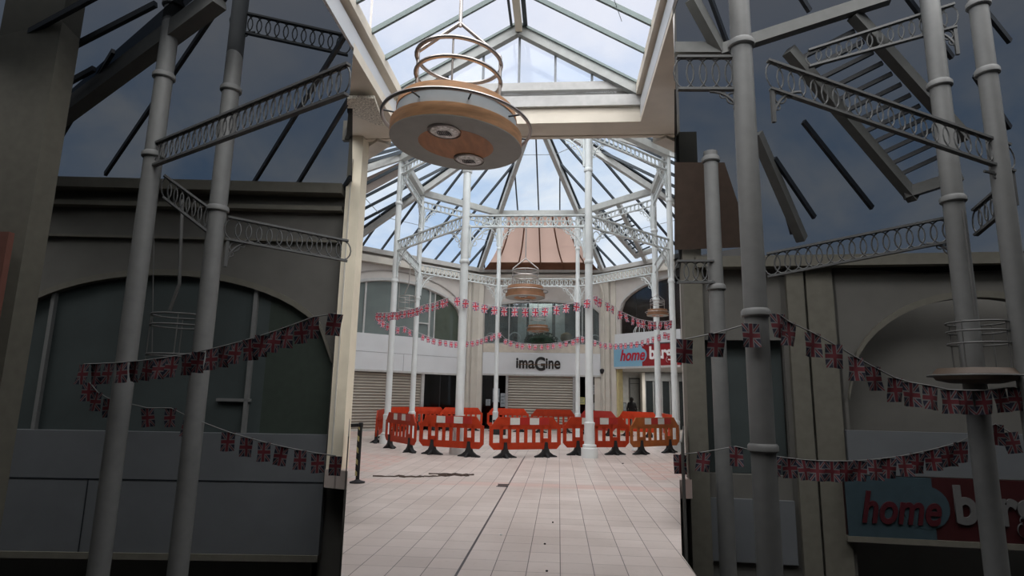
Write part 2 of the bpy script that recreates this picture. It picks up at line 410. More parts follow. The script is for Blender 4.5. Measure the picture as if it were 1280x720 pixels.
c.box(1.655, 1.70, 4.2, YG+.1, ZC+.1, 7.62); c.box(-3.53, -3.485, 4.2, YG+.1, ZC+.1, 7.62)
struct('trim_6', c, FASC)
c = MB(); c.box(1.74, 1.80, 4.2, YG+.1, 7.55, 7.9); c.box(-3.70, -3.62, 4.2, YG+.1, 7.55, 7.9)
c.box(1.66, 1.76, 4.2, YG+.1, 7.6, 7.62); struct('trim_7', c, DARK)
c = MB()
c.box(XR-.06, XR+.16, 4.2, YG+.05, ZE-.12, ZE+.10); c.box(XL-.16, XL+.06, 4.2, YG+.05, ZE-.10, ZE+.12)
struct('trim_8', c, SOFFIT)
g = MB()
g.poly([(XL, 4.2, ZE+.12), (XL, YG, ZE+.12), (XRI, YG, ZRI+.1), (XRI, 4.2, ZRI+.1)])
g.poly([(XR, 4.2, ZE+.12), (XR, YG, ZE+.12), (XRI, YG, ZRI+.1), (XRI, 4.2, ZRI+.1)])
g.poly([(XL, YG+.06, ZE), (XR, YG+.06, ZE), (XRI, YG+.06, ZRI+.05)])
struct('window_1', g, GLASSL)
g = MB()
for y in (10.45, 9.6, 8.75, 7.9, 7.05, 6.2, 5.3):
    for xe in (XL, XR): g.beam((xe, y, ZE+.07), (XRI, y, ZRI+.05), .055, .09)
for xe in (XL, XR): g.beam((xe, YG-.13, ZE+.11), (XRI, YG-.13, ZRI+.09), .03, .05)
struct('trim_9', g, GREENBAR)
g = MB()
for k in (-2, -1, 0, 1, 2):
    x = XRI + .03 + .775*k; z = ZRI - abs(x-XRI)*(ZRI-ZE)/2.54
    g.beam((x, YG+.05, 8.0), (x, YG+.05, z), .05, .05, V((0,1,0)))
g.tube([(-2.9, 9.1, 8.2), (-1.9, 6.5, 8.75)], .006, 5); g.tube([(1.1, 9.9, 8.2), (.1, 7.2, 8.75)], .006, 5)
struct('trim_10', g, mat('grey glazing bar', (.22, .24, .26), .5))
g = MB()
for xe in (XL, XR): g.beam((xe, YG-.02, ZE-.02), (XRI, YG-.02, ZRI-.03), .16, .21)
struct('trim_11', g, mat('lantern rafter', (.33, .345, .335), .5))
g = MB(); g.beam((XRI+.02, 4.2, ZRI-.02), (XRI+.02, YG+.1, ZRI-.02), .14, .2); struct('trim_12', g, SOFFIT)
g = MB(); g.beam((XRI+.16, 4.2, ZRI+.02), (XRI+.16, YG-.1, ZRI+.02), .09, .06); g.beam((XRI-.14, 4.2, ZRI+.02), (XRI-.14, YG-.1, ZRI+.02), .05, .06); struct('trim_13', g, DARK)

# ------------------------------------------------------------------ octagon roof
NL = V((-1, -.3545, 0)).normalized(); NR = V((1, -.2005, 0)).normalized()
NL = V((-1, -.3548, 0)).normalized()
def clip(mb): return mb.clip((-.356*12.4-.0, 12.4, 0), V((-12.4, -4.414, 0)).normalized()).clip((.2007*12.4, 12.4, 0), V((12.4, -2.489, 0)).normalized())
g = MB(); ap = V((CX, CY, HAP))
for i in range(8):
    j = (i+1) % 8
    g.poly([ap+V((0,0,.1)), rp(i, KO, .1), rp(j, KO, .1)])
struct('window_2', clip(g), GLASS)
g = MB(); g2 = MB()
for i in range(8):
    g.beam(ap, rp(i, KO), .17, .22, drop=.08)
    q = MB(); g2.beam(ap+V((0,0,.1)), rp(i, KO, .1), .30, .05)
struct('ceiling_hip_beams', clip(g), BEAMG)
struct('trim_14', clip(g2), DARK)
g = MB(); gx = MB()
for i in range(8):
    j = (i+1) % 8
    A, B = rp(i, KO), rp(j, KO); mid = (A+B)/2; du = (B-A).normalized(); half = (B-A).length/2; fall = ap-mid
    for k in (-3, -2, -1, 0, 1, 2, 3):
        o = .92*k
        if abs(o) > half-.1: continue
        t = 1-abs(o)/half
        g.beam(mid+du*o+V((0,0,.06)), mid+du*o+fall*(t*.985)+V((0,0,.06)), .055, .10)
    for kk in (.42, 1.4):
        gx.beam(rp(i, kk, .07), rp(j, kk, .07), .02, .02)
struct('trim_15', clip(g), DARK)
struct('trim_16', clip(gx), mat('thin glazing joint', (.30, .33, .36), .5))
g = MB()
for i in range(8): g.beam(rp(i, 1, -.14), rp((i+1) % 8, 1, -.14), .20, .24)
struct('ceiling_ring_beam', clip(g), mat('ring beam paint', (.48, .49, .47), .5))
# eaves gutter and cornice
g = MB(); g3 = MB()
for i in range(8):
    j = (i+1) % 8
    if i == 0: continue
    g.beam(rp(i, KO-.03, -.08), rp(j, KO-.03, -.08), .30, .20)
    a, b = vert(i, KO-.015), vert(j, KO-.015); a.z = b.z = 7.22; g3.beam(a, b, .35, .30)
struct('trim_17', clip(g), mat('eaves gutter', (.42, .41, .39), .6))
struct('trim_18', clip(g3), CREAM)

# brown blind hung under the lower back bay
def bay_pt(i, k, s, dz):
    a, b = rp(i, k, dz), rp((i+1) % 8, k, dz); return a + (b-a)*s
t = thing('roof_blind', (CX+.0, 26.9, 7.9), 'brownish pink fabric blind stretched under the lower back roof bay', 'blind')
g = MB(); n = 14
rows = [[bay_pt(4, 1.0+.78*r/10., .5+(s/n-.5)*(.80 if r < 1 else .80 + .16*((r-1)/9.)**2.5), -.12 - .10*sin(pi*r/10.)) for s in range(n+1)] for r in range(11)]
vs = [p for r in rows for p in r]
g.add(vs, [(r*(n+1)+s, r*(n+1)+s+1, (r+1)*(n+1)+s+1, (r+1)*(n+1)+s) for r in range(8) for s in range(n)])
g.build('blind_cloth', SKIRT, t)
g = MB(); g.add(vs, [(r*(n+1)+s, r*(n+1)+s+1, (r+1)*(n+1)+s+1, (r+1)*(n+1)+s) for r in (8, 9) for s in range(n)]); g.build('hem', SKIRTD, t)
for s in (1, 4, 7, 10, 13):
    g = MB(); g.tube([rows[r][s]-V((0,0,.03)) for r in range(10)], .035, 5); g.build('seam', SKIRTD, t)
t = thing('roof_blind', bay_pt(7, 1.5, .5, -.15), 'plain brown blind in the near left roof bay behind the hanging lamp', 'blind')
g = MB(); P1, P2, P3 = rp(7, 1.0), rp(7, KO), rp(0, 1.0)
g.poly([onP(x, y, P1, P2, P3)-V((0,0,.06)) for x, y in ((454, 222), (454, 243), (504, 215), (504, 199))]); g.build('blind_cloth', mat('dull brown blind', (.25, .16, .10), .8), t)

# louvred strip in the right bay
Q1, Q2, Q3 = rp(3, 1.0, -.1), rp(3, KO, -.1), rp(4, KO, -.1)
t = thing('louvred_skylight', onP(775, 290, Q1, Q2, Q3), 'slatted skylight strip between two pale beams in the right rear roof bay', 'skylight')
q = lambda x, y: onP(x, y, Q1, Q2, Q3)
for a, b in (((742, 259), (797, 321)), ((771, 250), (809, 330))):
    g = MB(); g.beam(q(*a), q(*b), .17, .2); g.build('side_beam', BEAMG, t)
g = MB(); g.beam(q(794, 320), q(815, 313), .16, .2); g.build('bottom_beam', BEAMG, t)
A0, A1, B0, B1 = V((744, 262)), V((796, 319)), V((772, 252)), V((814, 311))
for k in range(11):
    a = A0.lerp(A1, (k+.5)/11); b = B0.lerp(B1, (k+.5)/11); g = MB(); g.beam(q(*a), q(*b), .06, .05); g.build('slat', DARK, t)

# ------------------------------------------------------------------ facades
CEN = (CX, CY)
FB = Frame((-3.95, 28.8), (2.15, 28.82), CEN)
FL_ = Frame((-3.95, 28.8), (-9.05, 23.78), CEN)
FR_ = Frame((2.15, 28.82), (7.21, 23.7), CEN)

def arch_wall(mb, F, u0, u1, a0, a1, zs, za, z0, z1, d0, d1, n=20):
    """wall z0..z1 from u0 to u1 with a segmental-arched hole a0..a1 whose sill is z0"""
    if a0 > u0: mb.fbox(F, u0, a0, d0, d1, z0, z1)
    if u1 > a1: mb.fbox(F, a1, u1, d0, d1, z0, z1)
    m = (a0+a1)/2; h = (a1-a0)/2
    cz = lambda u: zs + (za-zs)*sqrt(max(0, 1-((u-m)/h)**2))**1.0
    for i in range(n):
        ua, ub = a0+(a1-a0)*i/n, a0+(a1-a0)*(i+1)/n
        P = F.p; za_, zb_ = cz(ua), cz(ub)
        mb.add([P(ua,d0,za_),P(ub,d0,zb_),P(ub,d1,zb_),P(ua,d1,za_),P(ua,d0,z1),P(ub,d0,z1),P(ub,d1,z1),P(ua,d1,z1)], [(0,3,2,1),(4,5,6,7),(0,1,5,4),(1,2,6,5),(2,3,7,6),(3,0,4,7)])
    return cz
def arch_trim(F, a0, a1, cz, off, w, d0, d1, n=24):
    mb = MB(); pts = [a0+(a1-a0)*i/n for i in range(n+1)]
    for ua, ub in zip(pts, pts[1:]):
        P = F.p; A, B = cz(ua)+off, cz(ub)+off
        mb.add([P(ua,d0,A),P(ub,d0,B),P(ub,d1,B),P(ua,d1,A),P(ua,d0,A+w),P(ub,d0,B+w),P(ub,d1,B+w),P(ua,d1,A+w)], [(0,3,2,1),(4,5,6,7),(0,1,5,4),(1,2,6,5),(2,3,7,6),(3,0,4,7)])
    return mb
def room(name, F, u0, u1, d, z0, z1, m):
    P = F.p; mb = MB()
    mb.add([P(u0,-.12,z0),P(u1,-.12,z0),P(u1,-.12,z1),P(u0,-.12,z1),P(u0,d,z0),P(u1,d,z0),P(u1,d,z1),P(u0,d,z1)], [(0,1,5,4),(3,2,6,7),(0,4,7,3),(1,5,6,2),(4,5,6,7)])
    return struct(name, mb, m)

# --- back wall
w = MB()
czb = arch_wall(w, FB, -.1, 6.2, .33, 5.86, 5.55, 6.05, 4.02, 7.5, -.12, 0)
w.fbox(FB, -.1, .30, -.12, 0, 0, 4.02); w.fbox(FB, 5.86, 6.2, -.12, 0, 0, 4.02)
struct('wall_back', w, WALLM)
struct('trim_19', arch_trim(FB, .33, 5.86, czb, .02, .10, .0, .05), TRIMM)
w = MB(); w.fbox(FB, .30, 5.86, -.12, .03, 3.60, 4.02); struct('trim_20', w, mat('cream sill panel', (.55, .50, .43), .8))
w = MB()
w.fbox(FB, -.05, .28, 0, .14, 0, 7.1); w.fbox(FB, 5.92, 6.17, 0, .14, 0, 7.1); w.fbox(FB, 5.62, 5.90, 0, .05, 0, 4.0)
struct('trim_21', w, CREAM)
t = thing('drainpipe', FB.p(-.12, .25, 0), 'slim cream drainpipe on the pilaster left of the shuttered centre shop', 'pipe')
w = MB(); w.tube([FB.p(-.16, .24, 0), FB.p(-.16, .24, 7.0)], .05, 8); w.build('pipe', CREAM, t, True)
w = MB()
for z in (1.5, 3., 4.5, 6.): w.lathe([(.065, z), (.065, z+.08)], FB.p(-.16, .24, 0), 8)
w.build('pipe_clips', CREAM, t)
t = thing('drainpipe', FB.p(6.0, .25, 0), 'slim cream drainpipe on the pilaster right of the shuttered centre shop', 'pipe')
w = MB(); w.tube([FB.p(6.05, .24, 0), FB.p(6.05, .24, 6.4), FB.p(5.9, .3, 6.9)], .05, 8); w.build('pipe', CREAM, t, True)
w = MB()
for z in (1.5, 3., 4.5, 6.): w.lathe([(.065, z), (.065, z+.08)], FB.p(6.05, .24, 0), 8)
w.build('pipe_clips', CREAM, t)
# fascia + sign
t = thing('shop_fascia', FB.p(3, .1, 2.6), 'plain white fascia board over the shuttered centre shop', 'fascia')
w = MB(); w.fbox(FB, .30, 5.90, -.05, .10, 2.58, 3.58); w.build('panel', FASC, t)
w = MB(); w.fbox(FB, .28, 5.92, .0, .13, 2.50, 2.58); w.build('lower_trim', TRIMM, t)
def text_mesh(txt, size, off=.012, shear=0., ext=.02, space=1.):
    cu = bpy.data.curves.new('lettering', 'FONT'); cu.body = txt; cu.size = size; cu.offset = off; cu.shear = shear; cu.extrude = ext; cu.space_character = space
    o = bpy.data.objects.new('lettering', cu); COL.objects.link(o)
    dg = bpy.context.evaluated_depsgraph_get(); me = bpy.data.meshes.new_from_object(o.evaluated_get(dg)); bpy.data.objects.remove(o)
    return me
def place_text(parent, name, txt, F, u0, u1, zb, d, hgt, m, off=.03, shear=0., flip=False):
    """letters standing on F at depth d, squeezed to run from u0 to u1 with x-height box hgt"""
    me = text_mesh(txt, 1.0, off, shear)
    xs = [v.co.x for v in me.vertices]; ys = [v.co.y for v in me.vertices]; x0, x1, y0, y1 = min(xs), max(xs), min(ys), max(ys)
    rev = (F.u.cross(V((0,0,1)))).dot(F.n) < 0   # text must read from the inside
    pw = parent_world(parent)
    for v in me.vertices:
        a = (v.co.x-x0)/(x1-x0); a = u0+(u1-u0)*a; b = zb+hgt*(v.co.y-y0)/(y1-y0)
        v.co = F.p(a, d+.02+v.co.z, b)-pw
    me.materials.clear(); me.materials.append(m)
    o = bpy.data.objects.new(name, me); COL.objects.link(o); o.parent = parent; return o
t = thing('shop_sign', FB.p(3, .12, 2.9), 'black raised lettering with an oversized G on the white fascia', 'sign')
zt = 2.90
us = [FB.w(x, 452, .1)[0] for x in (645.3, 649.2, 661.0, 669.3, 681.2, 683.5, 686.7, 690.2, 700.2)]
U = lambda x: FB.w(x, 455, .1)[0]
place_text(t, 'letter_i', 'i', FB, U(645.2), U(647.8), 2.86, .1, .48, LETK, .032)
place_text(t, 'letter_m', 'm', FB, U(648.8), U(659.6), 2.84, .1, .40, LETK, .032)
place_text(t, 'letter_a', 'a', FB, U(660.2), U(668.6), 2.84, .1, .40, LETK, .02)
place_text(t, 'letter_g', 'G', FB, U(668.6), U(681.6), 2.74, .1, .66, LETK, .032)
place_text(t, 'letter_i', 'i', FB, U(682.2), U(684.6), 2.86, .1, .48, LETK, .032)
place_text(t, 'letter_n', 'n', FB, U(685.6), U(692.0), 2.84, .1, .40, LETK, .032)
place_text(t, 'letter_e', 'e', FB, U(692.8), U(700.4), 2.84, .1, .40, LETK, .018)
w = MB(); w.fbox(FB, U(647), U(699), .13, .15, 3.02, 3.045); tag(w.build('gold_line', LETG, t), 'dark gold stripe running through the letters')
# shopfront: dark doors, shutter, frames
room('wall_centre_shop', FB, .30, 5.86, -1.6, 0, 2.58, BLACK)
w = MB(); w.fbox(FB, 1.55, 4.60, -.06, -.02, 0, 2.52); w.v = w.v; o = w.build('roller_shutter', SHUT); tag(o, 'closed beige roller shutter in the middle of the centre shop', 'shutter')
for a, b in ((1.43, 1.55), (4.60, 4.73)):
    w = MB(); w.fbox(FB, a, b, -.08, .06, 0, 2.58); struct('trim_22' if a < 2 else 'trim_23', w, mat('shutter guide grey', (.33, .33, .33), .5))
for k, (a, b) in enumerate(((.30, 1.43), (4.73, 5.62))):
    w = MB(); w.fbox(FB, a, b, -.06, -.04, 0, 2.55); o = w.build('window_%d' % (3+k), glass('shop door glass %d' % k, (.3, .33, .33), .03, .05)); tag(o, kind='structure')
post = [(610, 503, 5.5, 8, 'small square notice in the dark window left of the centre shutter'), (620, 494, 8, 17, 'tall pale notice behind the slim back left column'),
        (628.5, 500, 5.5, 17, 'narrow pale notice beside the left shutter guide'),
        (744, 487, 8, 12, 'white square notice behind the front right column'), (727.5, 501, 7, 9, 'yellow and white notice right of the centre shutter'),
        (744.5, 508, 6, 9, 'lower pale notice right of the front right column')]
for x, y, ww, hh, lb in post:
    u0, z1 = FB.w(x-ww/2, y-hh/2); u1, z0 = FB.w(x+ww/2, y+hh/2)
    t = thing('window_notice', FB.p((u0+u1)/2, 0, z0), lb, 'notice', 'notices on the centre shop doors')
    w = MB(); w.fbox(FB, u0, u1, -.03, -.02, z0, z1); w.build('sheet', POSTER if 'yellow' not in lb else mat('yellow paper', (.42, .42, .16), .6), t)
    w = MB()
    for r in range(3): w.fbox(FB, u0+(u1-u0)*.15, u0+(u1-u0)*(.85-.2*(r % 2)), -.02, -.016, z0+(z1-z0)*(.2+.25*r), z0+(z1-z0)*(.3+.25*r))
    w.build('printed_lines', mat('grey print', (.16, .18, .2), .7), t)
# security camera on right pilaster
t = thing('security_camera', FB.p(6.0, .2, 2.6), 'small black dome camera on the right pilaster of the centre shop', 'camera')
cpos = FB.at(753, 464, .2); w = MB(); w.lathe([(.02, -.13), (.09, -.09), (.12, 0), (.12, .08), (.05, .12)], cpos, 12); w.build('dome', FOOT, t, True)
w = MB(); w.beam(cpos, cpos-FB.n*.1+V((0,0,.05)), .06, .06); w.build('bracket', FOOT, t)
# upper window of back wall
room('wall_upper_room', FB, .33, 5.86, -2.8, 4.02, 6.3, mat('dim upper room', (.11, .125, .125), .9))
w = MB(); n = 20
w.poly([FB.p(.33, -.08, 4.02), FB.p(5.86, -.08, 4.02)]+[FB.p(.33+(5.53)*(1-i/n), -.08, czb(.33+5.53*(1-i/n))) for i in range(n+1)]); struct('window_5', w, WINB)
w = MB()
for x in (636, 728): u = FB.w(x, 420)[0]; w.fbox(FB, u-.035, u+.035, -.10, -.03, 4.02, czb(u)+.02)
w.fbox(FB, .33, 5.86, -.1, -.02, 4.02, 4.07); struct('trim_24', w, mat('window frame grey', (.28, .30, .30), .5))
for x0, x1, cc in ((647, 658, 0), (661, 690, 0), (694, 706, 0), (610, 622, 1)):
    u0, u1 = FB.w(x0, 410, -1.4)[0], FB.w(x1, 410, -1.4)[0]
    w = MB(); w.fbox(FB, u0, u1, -1.5, -1.4, 4.05, 6.2); o = w.build('display_board', mat('display panel pale %d' % cc, (.50, .55, .55) if not cc else (.2, .22, .22), .7))
    tag(o, {647: 'narrow pale panel inside the upper window, left of the hanging lamp', 661: 'wide pale panel behind the wooden lamp in the upper window', 694: 'narrow pale panel inside the upper window, right of the lamp', 610: 'dim grey panel at the left end of the upper window'}[x0], 'panel', 'panels standing in the upper window')
for x, y, r, lb in ((643.5, 419, 7, 'thin ring wheel standing in the upper window just right of the slim back left column'), (614, 419, 6.5, 'thin ring wheel at the left corner of the upper window'), (744, 421, 6, 'thin ring wheel at the right corner of the upper window')):
    cpt = FB.at(x, y, -.45); R = r/750*29; t = thing('hoop_ornament', cpt-V((0,0,R)), lb, 'wheel')
    cpt.z = 4.05+R+.02; t.location = cpt-V((0,0,R))
    w = MB(); w.ring(cpt, R, .03, FB.u, V((0,0,1)), 28, 6); w.build('rim', WHITE, t)
    w = MB(); w.lathe([(.0, -.08), (.09, -.06), (.1, .0), (.09, .06), (0, .08)], cpt, 10); w.build('hub', mat('dark hub', (.03, .025, .025), .6), t)
    w = MB()
    for k in range(8): a = k*pi/4; w.tube([cpt, cpt+FB.u*(R*cos(a))+V((0,0,R*sin(a)))], .005, 4)
    w.build('spokes', STEEL, t)
cpt = FB.at(677, 425, -.5); cpt.z = 4.04
t = thing('flower_garland', cpt, 'dark green bush dotted with cream flowers on the upper window sill', 'plant')
w = MB()
for k in range(260):
    a = random.random(); x = (a*2-1)*.95; h_ = .62*sqrt(max(.05, 1-x*x))
    c0 = cpt + FB.u*(x*.86) + FB.n*random.uniform(-.22, .22) + V((0,0,random.uniform(.02, 1)*h_))
    d1 = V((random.uniform(-1,1), random.uniform(-1,1), random.uniform(-1,1))).normalized()*.1; d2 = d1.cross(V((random.random(), 1, random.random()))).normalized()*.05
    w.add([c0-d1, c0+d2, c0+d1, c0-d2], [(0,1,2,3)])
w.lathe([(.1, 0), (.75, .05), (.70, .25), (.35, .48), (0.02, .55)], cpt, 14); w.build('foliage', LEAF, t)
w = MB()
for k in range(34):
    x = random.uniform(-.85, .85); z = random.uniform(.05, .95)*.6*sqrt(1-x*x); w.lathe([(.0, -.035), (.042, 0), (0, .035)], cpt+FB.u*(x*.86)+FB.n*(.36-.1*abs(x))+V((0,0,z)), 6)
w.build('flowers', FLOWER, t)
cpt = FB.at(708, 420, -.6); cpt.z = 4.04; t = thing('straw_hat_stand', cpt, 'ochre rounded display form in the upper window right of the flowers', 'display form')
w = MB(); w.lathe([(.10, 0), (.06, .06), (.22, .16), (.30, .32), (.27, .5), (.12, .60), (.02, .62)], cpt, 16); w.build('form', mat('ochre straw', (.20, .13, .05), .8), t, True)

# --- left wall
w = MB()
czl = arch_wall(w, FL_, 0, 7.2, 1.0, 7.6, 5.0, 6.42, 4.02, 7.5, -.12, 0, 30)
w.fbox(FL_, 0, 1.0, -.12, 0, 0, 4.02); w.fbox(FL_, 2.9, 3.05, -.12, 0, 0, 2.5); struct('wall_left_back', w, WALLM)
struct('trim_25', arch_trim(FL_, 1.0, 7.1, czl, .02, .12, 0, .06), TRIMM)
struct('trim_26', arch_trim(FL_, .7, 7.1, lambda u: czl(min(max(u, 1.0), 7.6))+.02, .42, .05, 0, .04), mat('painted arch shadow', (.30, .28, .26), .8))  # thin dark strip painted as the shadow above the arch
w = MB(); w.fbox(FL_, .02, .40, 0, .14, 0, 7.1); w.fbox(FL_, .48, .62, 0, .06, 0, 7.1); struct('trim_27', w, CREAM)
t = thing('shop_fascia', FL_.p(4, .1, 2.5), 'large white panelled fascia over the left shutter and dark doorway', 'fascia')
w = MB(); w.fbox(FL_, .72, 7.0, -.05, .12, 2.52, 3.25); w.build('lower_panel', FASC, t)
w = MB(); w.fbox(FL_, .72, 7.0, -.05, .10, 3.27, 4.03); w.build('upper_panel', FASC, t)
w = MB(); w.fbox(FL_, .72, 7.0, -.04, .06, 3.25, 3.27); w.fbox(FL_, 4.05, 4.065, .09, .125, 2.52, 3.25); w.build('joint', mat('panel joint', (.25, .26, .28), .6), t)
w = MB(); w.fbox(FL_, .70, 7.0, 0, .15, 2.44, 2.52); w.build('lower_trim', TRIMM, t)
room('wall_left_shop', FL_, 1.0, 7.1, -2.4, 0, 2.46, BLACK)
room('wall_left_upper_room', FL_, 1.0, 7.1, -2.4, 4.02, 6.6, DKROOM)
w = MB(); w.fbox(FL_, 3.05, 7.0, -.06, -.02, .04, 2.46); o = w.build('roller_shutter', SHUT); tag(o, 'wide closed beige roller shutter under the left fascia', 'shutter')
w = MB(); w.fbox(FL_, 3.05, 7.0, -.06, .02, 0, .07); struct('trim_28', w, TRIMM)
w = MB(); w.fbox(FL_, 2.92, 3.06, -.08, .08, 0, 2.46); w.fbox(FL_, .98, 1.1, -.08, .06, 0, 2.46); struct('trim_29', w, TRIMM)
w = MB(); w.fbox(FL_, 1.1, 2.92, -.06, -.05, 0, 2.44); struct('window_6', w, glass('left doorway glass', (.3, .33, .33), .03, .05))
w = MB(); w.fbox(FL_, 1.98, 2.03, -.08, -.03, 0, 2.44); struct('door_1', w, mat('dark door frame', (.02, .02, .022), .5))
def pane(name, F, a, b, z0, cz, d, m, n=10):
    w = MB(); w.poly([F.p(a, d, z0), F.p(b, d, z0)]+[F.p(b+(a-b)*i/n, d, cz(b+(a-b)*i/n)) for i in range(n+1)]); return struct(name, w, m)
pane('window_7', FL_, 1.0, 2.45, 4.02, czl, -.08, WINLD); pane('window_8', FL_, 2.45, 7.1, 4.02, czl, -.08, WINL)
w = MB()
for x, y in ((456, 390), (537, 400)):
    u = FL_.w(x, y)[0]; w.fbox(FL_, u-.04, u+.04, -.1, -.02, 4.02, czl(u)+.02)
w.fbox(FL_, 2.43, 2.48, -.1, -.03, 4.02, czl(2.45))
u0 = FL_.w(523, 404)[0]; u1 = FL_.w(536, 404)[0]; z = FL_.w(530, 404)[1]; w.fbox(FL_, u1, u0, -.1, -.02, z-.03, z+.03)
struct('trim_30', w, TRIMM)

# --- right wall
w = MB()
czr = arch_wall(w, FR_, 0, 4.3, .98, 7.2, 5.45, 6.75, 4.4, 7.5, -.12, 0, 26)
w.fbox(FR_, 0, .72, -.12, 0, 0, 4.4); struct('wall_right_back', w, WALLM)
struct('trim_31', arch_trim(FR_, .98, 4.1, czr, .02, .12, 0, .06), TRIMM)
w = MB(); w.fbox(FR_, .02, .40, 0, .14, 0, 7.1); w.fbox(FR_, .48, .74, 0, .06, 0, 7.1); struct('trim_32', w, CREAM)
w = MB(); w.fbox(FR_, .74, .84, -.3, .02, 0, 2.9); struct('trim_33', w, YEL)
room('wall_right_upper_room', FR_, .98, 4.3, -1.2, 3.0, 6.8, BROWNRM)
w = MB(); w.poly([FR_.p(.98, -.1, 4.4), FR_.p(4.3, -.1, 4.4)]+[FR_.p(4.3+(.98-4.3)*i/12, -.1, czr(4.3+(.98-4.3)*i/12)) for i in range(13)]); struct('window_9', w, glass('right arch glass', (.5, .45, .42), .06, .1))
t = thing('shop_sign', FR_.p(2.4, .2, 2.95), 'red and light blue shop sign with white and red lettering in daylight', 'sign')
w = MB(); w.fbox(FR_, .74, 4.3, .02, .12, 3.92, 4.46); tag(w.build('upper_board', FASC, t), 'plain white board above the sign')
w = MB(); w.fbox(FR_, .72, 4.3, .0, .18, 2.86, 2.95); w.build('lower_trim', TRIMM, t)
w = MB(); w.fbox(FR_, .72, 4.3, .02, .16, 2.95, 3.90); w.build('red_panel', SIGNR, t)
uS = lambda x, d=.17: FR_.w(x, 445, d)[0]
w = MB(); ub = uS(802.5)
w.fbox(FR_, .72, ub, .14, .175, 2.95, 3.90); w.build('blue_panel', SIGNB, t)
w = MB(); nseg = 20; cu, czz = uS(801), 3.44
w.prism([(cu+.33*cos(2*pi*i/nseg), czz+.31*sin(2*pi*i/nseg)) for i in range(nseg)], lambda a, b, tt: FR_.p(a, tt, b), .165, .178); w.build('blue_bulge', SIGNB, t)
w = MB(); w.fbox(FR_, .70, 4.3, .02, .185, 3.89, 3.93); w.build('top_edge', mat('sign edge dark', (.06, .06, .07), .5), t)
place_text(t, 'word_home', 'home', FR_, uS(775.5), uS(806.5), 3.20, .16, .52, LETR, .02, .28)
place_text(t, 'word_bargains', 'bargains', FR_, uS(812), uS(812)+2.2, 3.06, .145, .74, LETW, .03)
for ob in [o for o in t.children if o.name.startswith('word_bargains')]:
    me = ob.data; pw = parent_world(t); import bmesh
    bm = bmesh.new(); bm.from_mesh(me); bmesh.ops.bisect_plane(bm, geom=bm.verts[:]+bm.edges[:]+bm.faces[:], plane_co=FR_.p(4.28, 0, 0)-pw, plane_no=FR_.u, clear_outer=True); bm.to_mesh(me); bm.free()
cq = FR_.at(803.5, 416, -.3); cq.z = 4.42
t = thing('wire_dome', cq, 'white ribbed dome standing behind the white board above the daylit sign', 'display')
w = MB(); w.ring(cq+V((0,0,.03)), .42, .02, n=24, m=6); w.build('base_ring', WHITE, t)
w = MB()
for k in range(6):
    a = k*pi/6; e = V((cos(a), sin(a), 0)); w.tube([cq+e*(.42*cos(b))+V((0,0,.03+.42*sin(b))) for b in [pi*q/10 for q in range(11)]], .016, 5)
w.build('ribs', WHITE, t)
# passage under the sign, running back from the atrium
YP = 32.6
xb = onY(775.5, 500, YP).x
FP = Frame((xb, YP), (9.2, YP), CEN)
PW = mat('passage wall', (.46, .46, .44), .8)
w = MB(); a, b = FR_.p(.84, -.12, 0), V((xb, YP, 0)); w.add([a, b, b+V((0,0,2.9)), a+V((0,0,2.9))], [(0,1,2,3)]); struct('wall_passage_side', w, PW)
w = MB(); w.fbox(FP, -.1, FP.len, -.1, 0, 0, 2.9); struct('wall_passage_end', w, PW)
w = MB(); c_ = FR_.p(4.4, -.12, 0); w.slab([a+V((0,0,2.98)), b+V((0,0,2.98)), V((9.2, YP, 2.98)), c_+V((0,0,2.98))], .08); struct('ceiling_passage', w, PW)
w = MB(); d_ = V((9.2, YP, 0)); w.add([c_, d_, d_+V((0,0,2.9)), c_+V((0,0,2.9))], [(0,1,2,3)]); struct('wall_passage_far_side', w, PW)
def rect(F, d, x0, x1, y0, y1):
    u0, za = F.w(x0, y0, d); u1, zb = F.w(x1, y1, d); return u0, u1, max(0.02, zb), za
u0, u1, z0, z1 = rect(FP, .05, 787.5, 800, 474, 560)
w = MB(); w.fbox(FP, u0, u1, .0, .05, .02, z1); o = struct('door_2', w, mat('grey passage door', (.20, .205, .20), .6))
w = MB(); w.fbox(FP, u0-.05, u1+.05, .0, .09, z1, z1+.07); w.fbox(FP, u1, u1+.12, 0, .09, 0, z1+.05); w.fbox(FP, u0-.04, u0, 0, .09, 0, z1); w.fbox(FP, u0, u1, .05, .055, z1-.24, z1-.21); struct('trim_34', w, mat('dark door surround', (.05, .05, .05), .6))
w = MB(); w.fbox(FP, u1-.14, u1-.07, .05, .13, 1.0, 1.05); o = w.build('door_handle', STEEL); o['kind'] = 'structure'
u0, u1, z0, z1 = rect(FP, .9, 802.5, 808, 472, 560)
w = MB(); w.fbox(FP, u0, u1, .0, .9, 0, 2.88); struct('trim_35', w, CREAM)
w = MB(); w.fbox(FP, u1, 6.2, .6, .65, 0.02, 2.45); struct('window_10', w, mat('dark passage glazing', (.02, .025, .027), .15))
w = MB()
for k in range(6): w.fbox(FP, u1+.42*k, u1+.42*k+.07, .62, .72, 0.02, 2.45)
w.fbox(FP, u1, 6.2, .55, .8, 2.45, 2.88); struct('trim_36', w, mat('passage mullion', (.20, .21, .21), .5))
u0, u1, z0, z1 = rect(FP, .02, 778, 782.5, 504, 513)
t = thing('wall_notice', FP.p((u0+u1)/2, 0, z0), 'small framed notice on the white wall beside the grey passage door', 'notice')
w = MB(); w.fbox(FP, u0, u1, .0, .03, z0, z1); w.build('sheet', POSTER, t)
w = MB(); w.fbox(FP, u0-.03, u1+.03, .0, .02, z0-.03, z1+.03); w.build('frame', mat('dark door surround', (.05, .05, .05), .6), t)

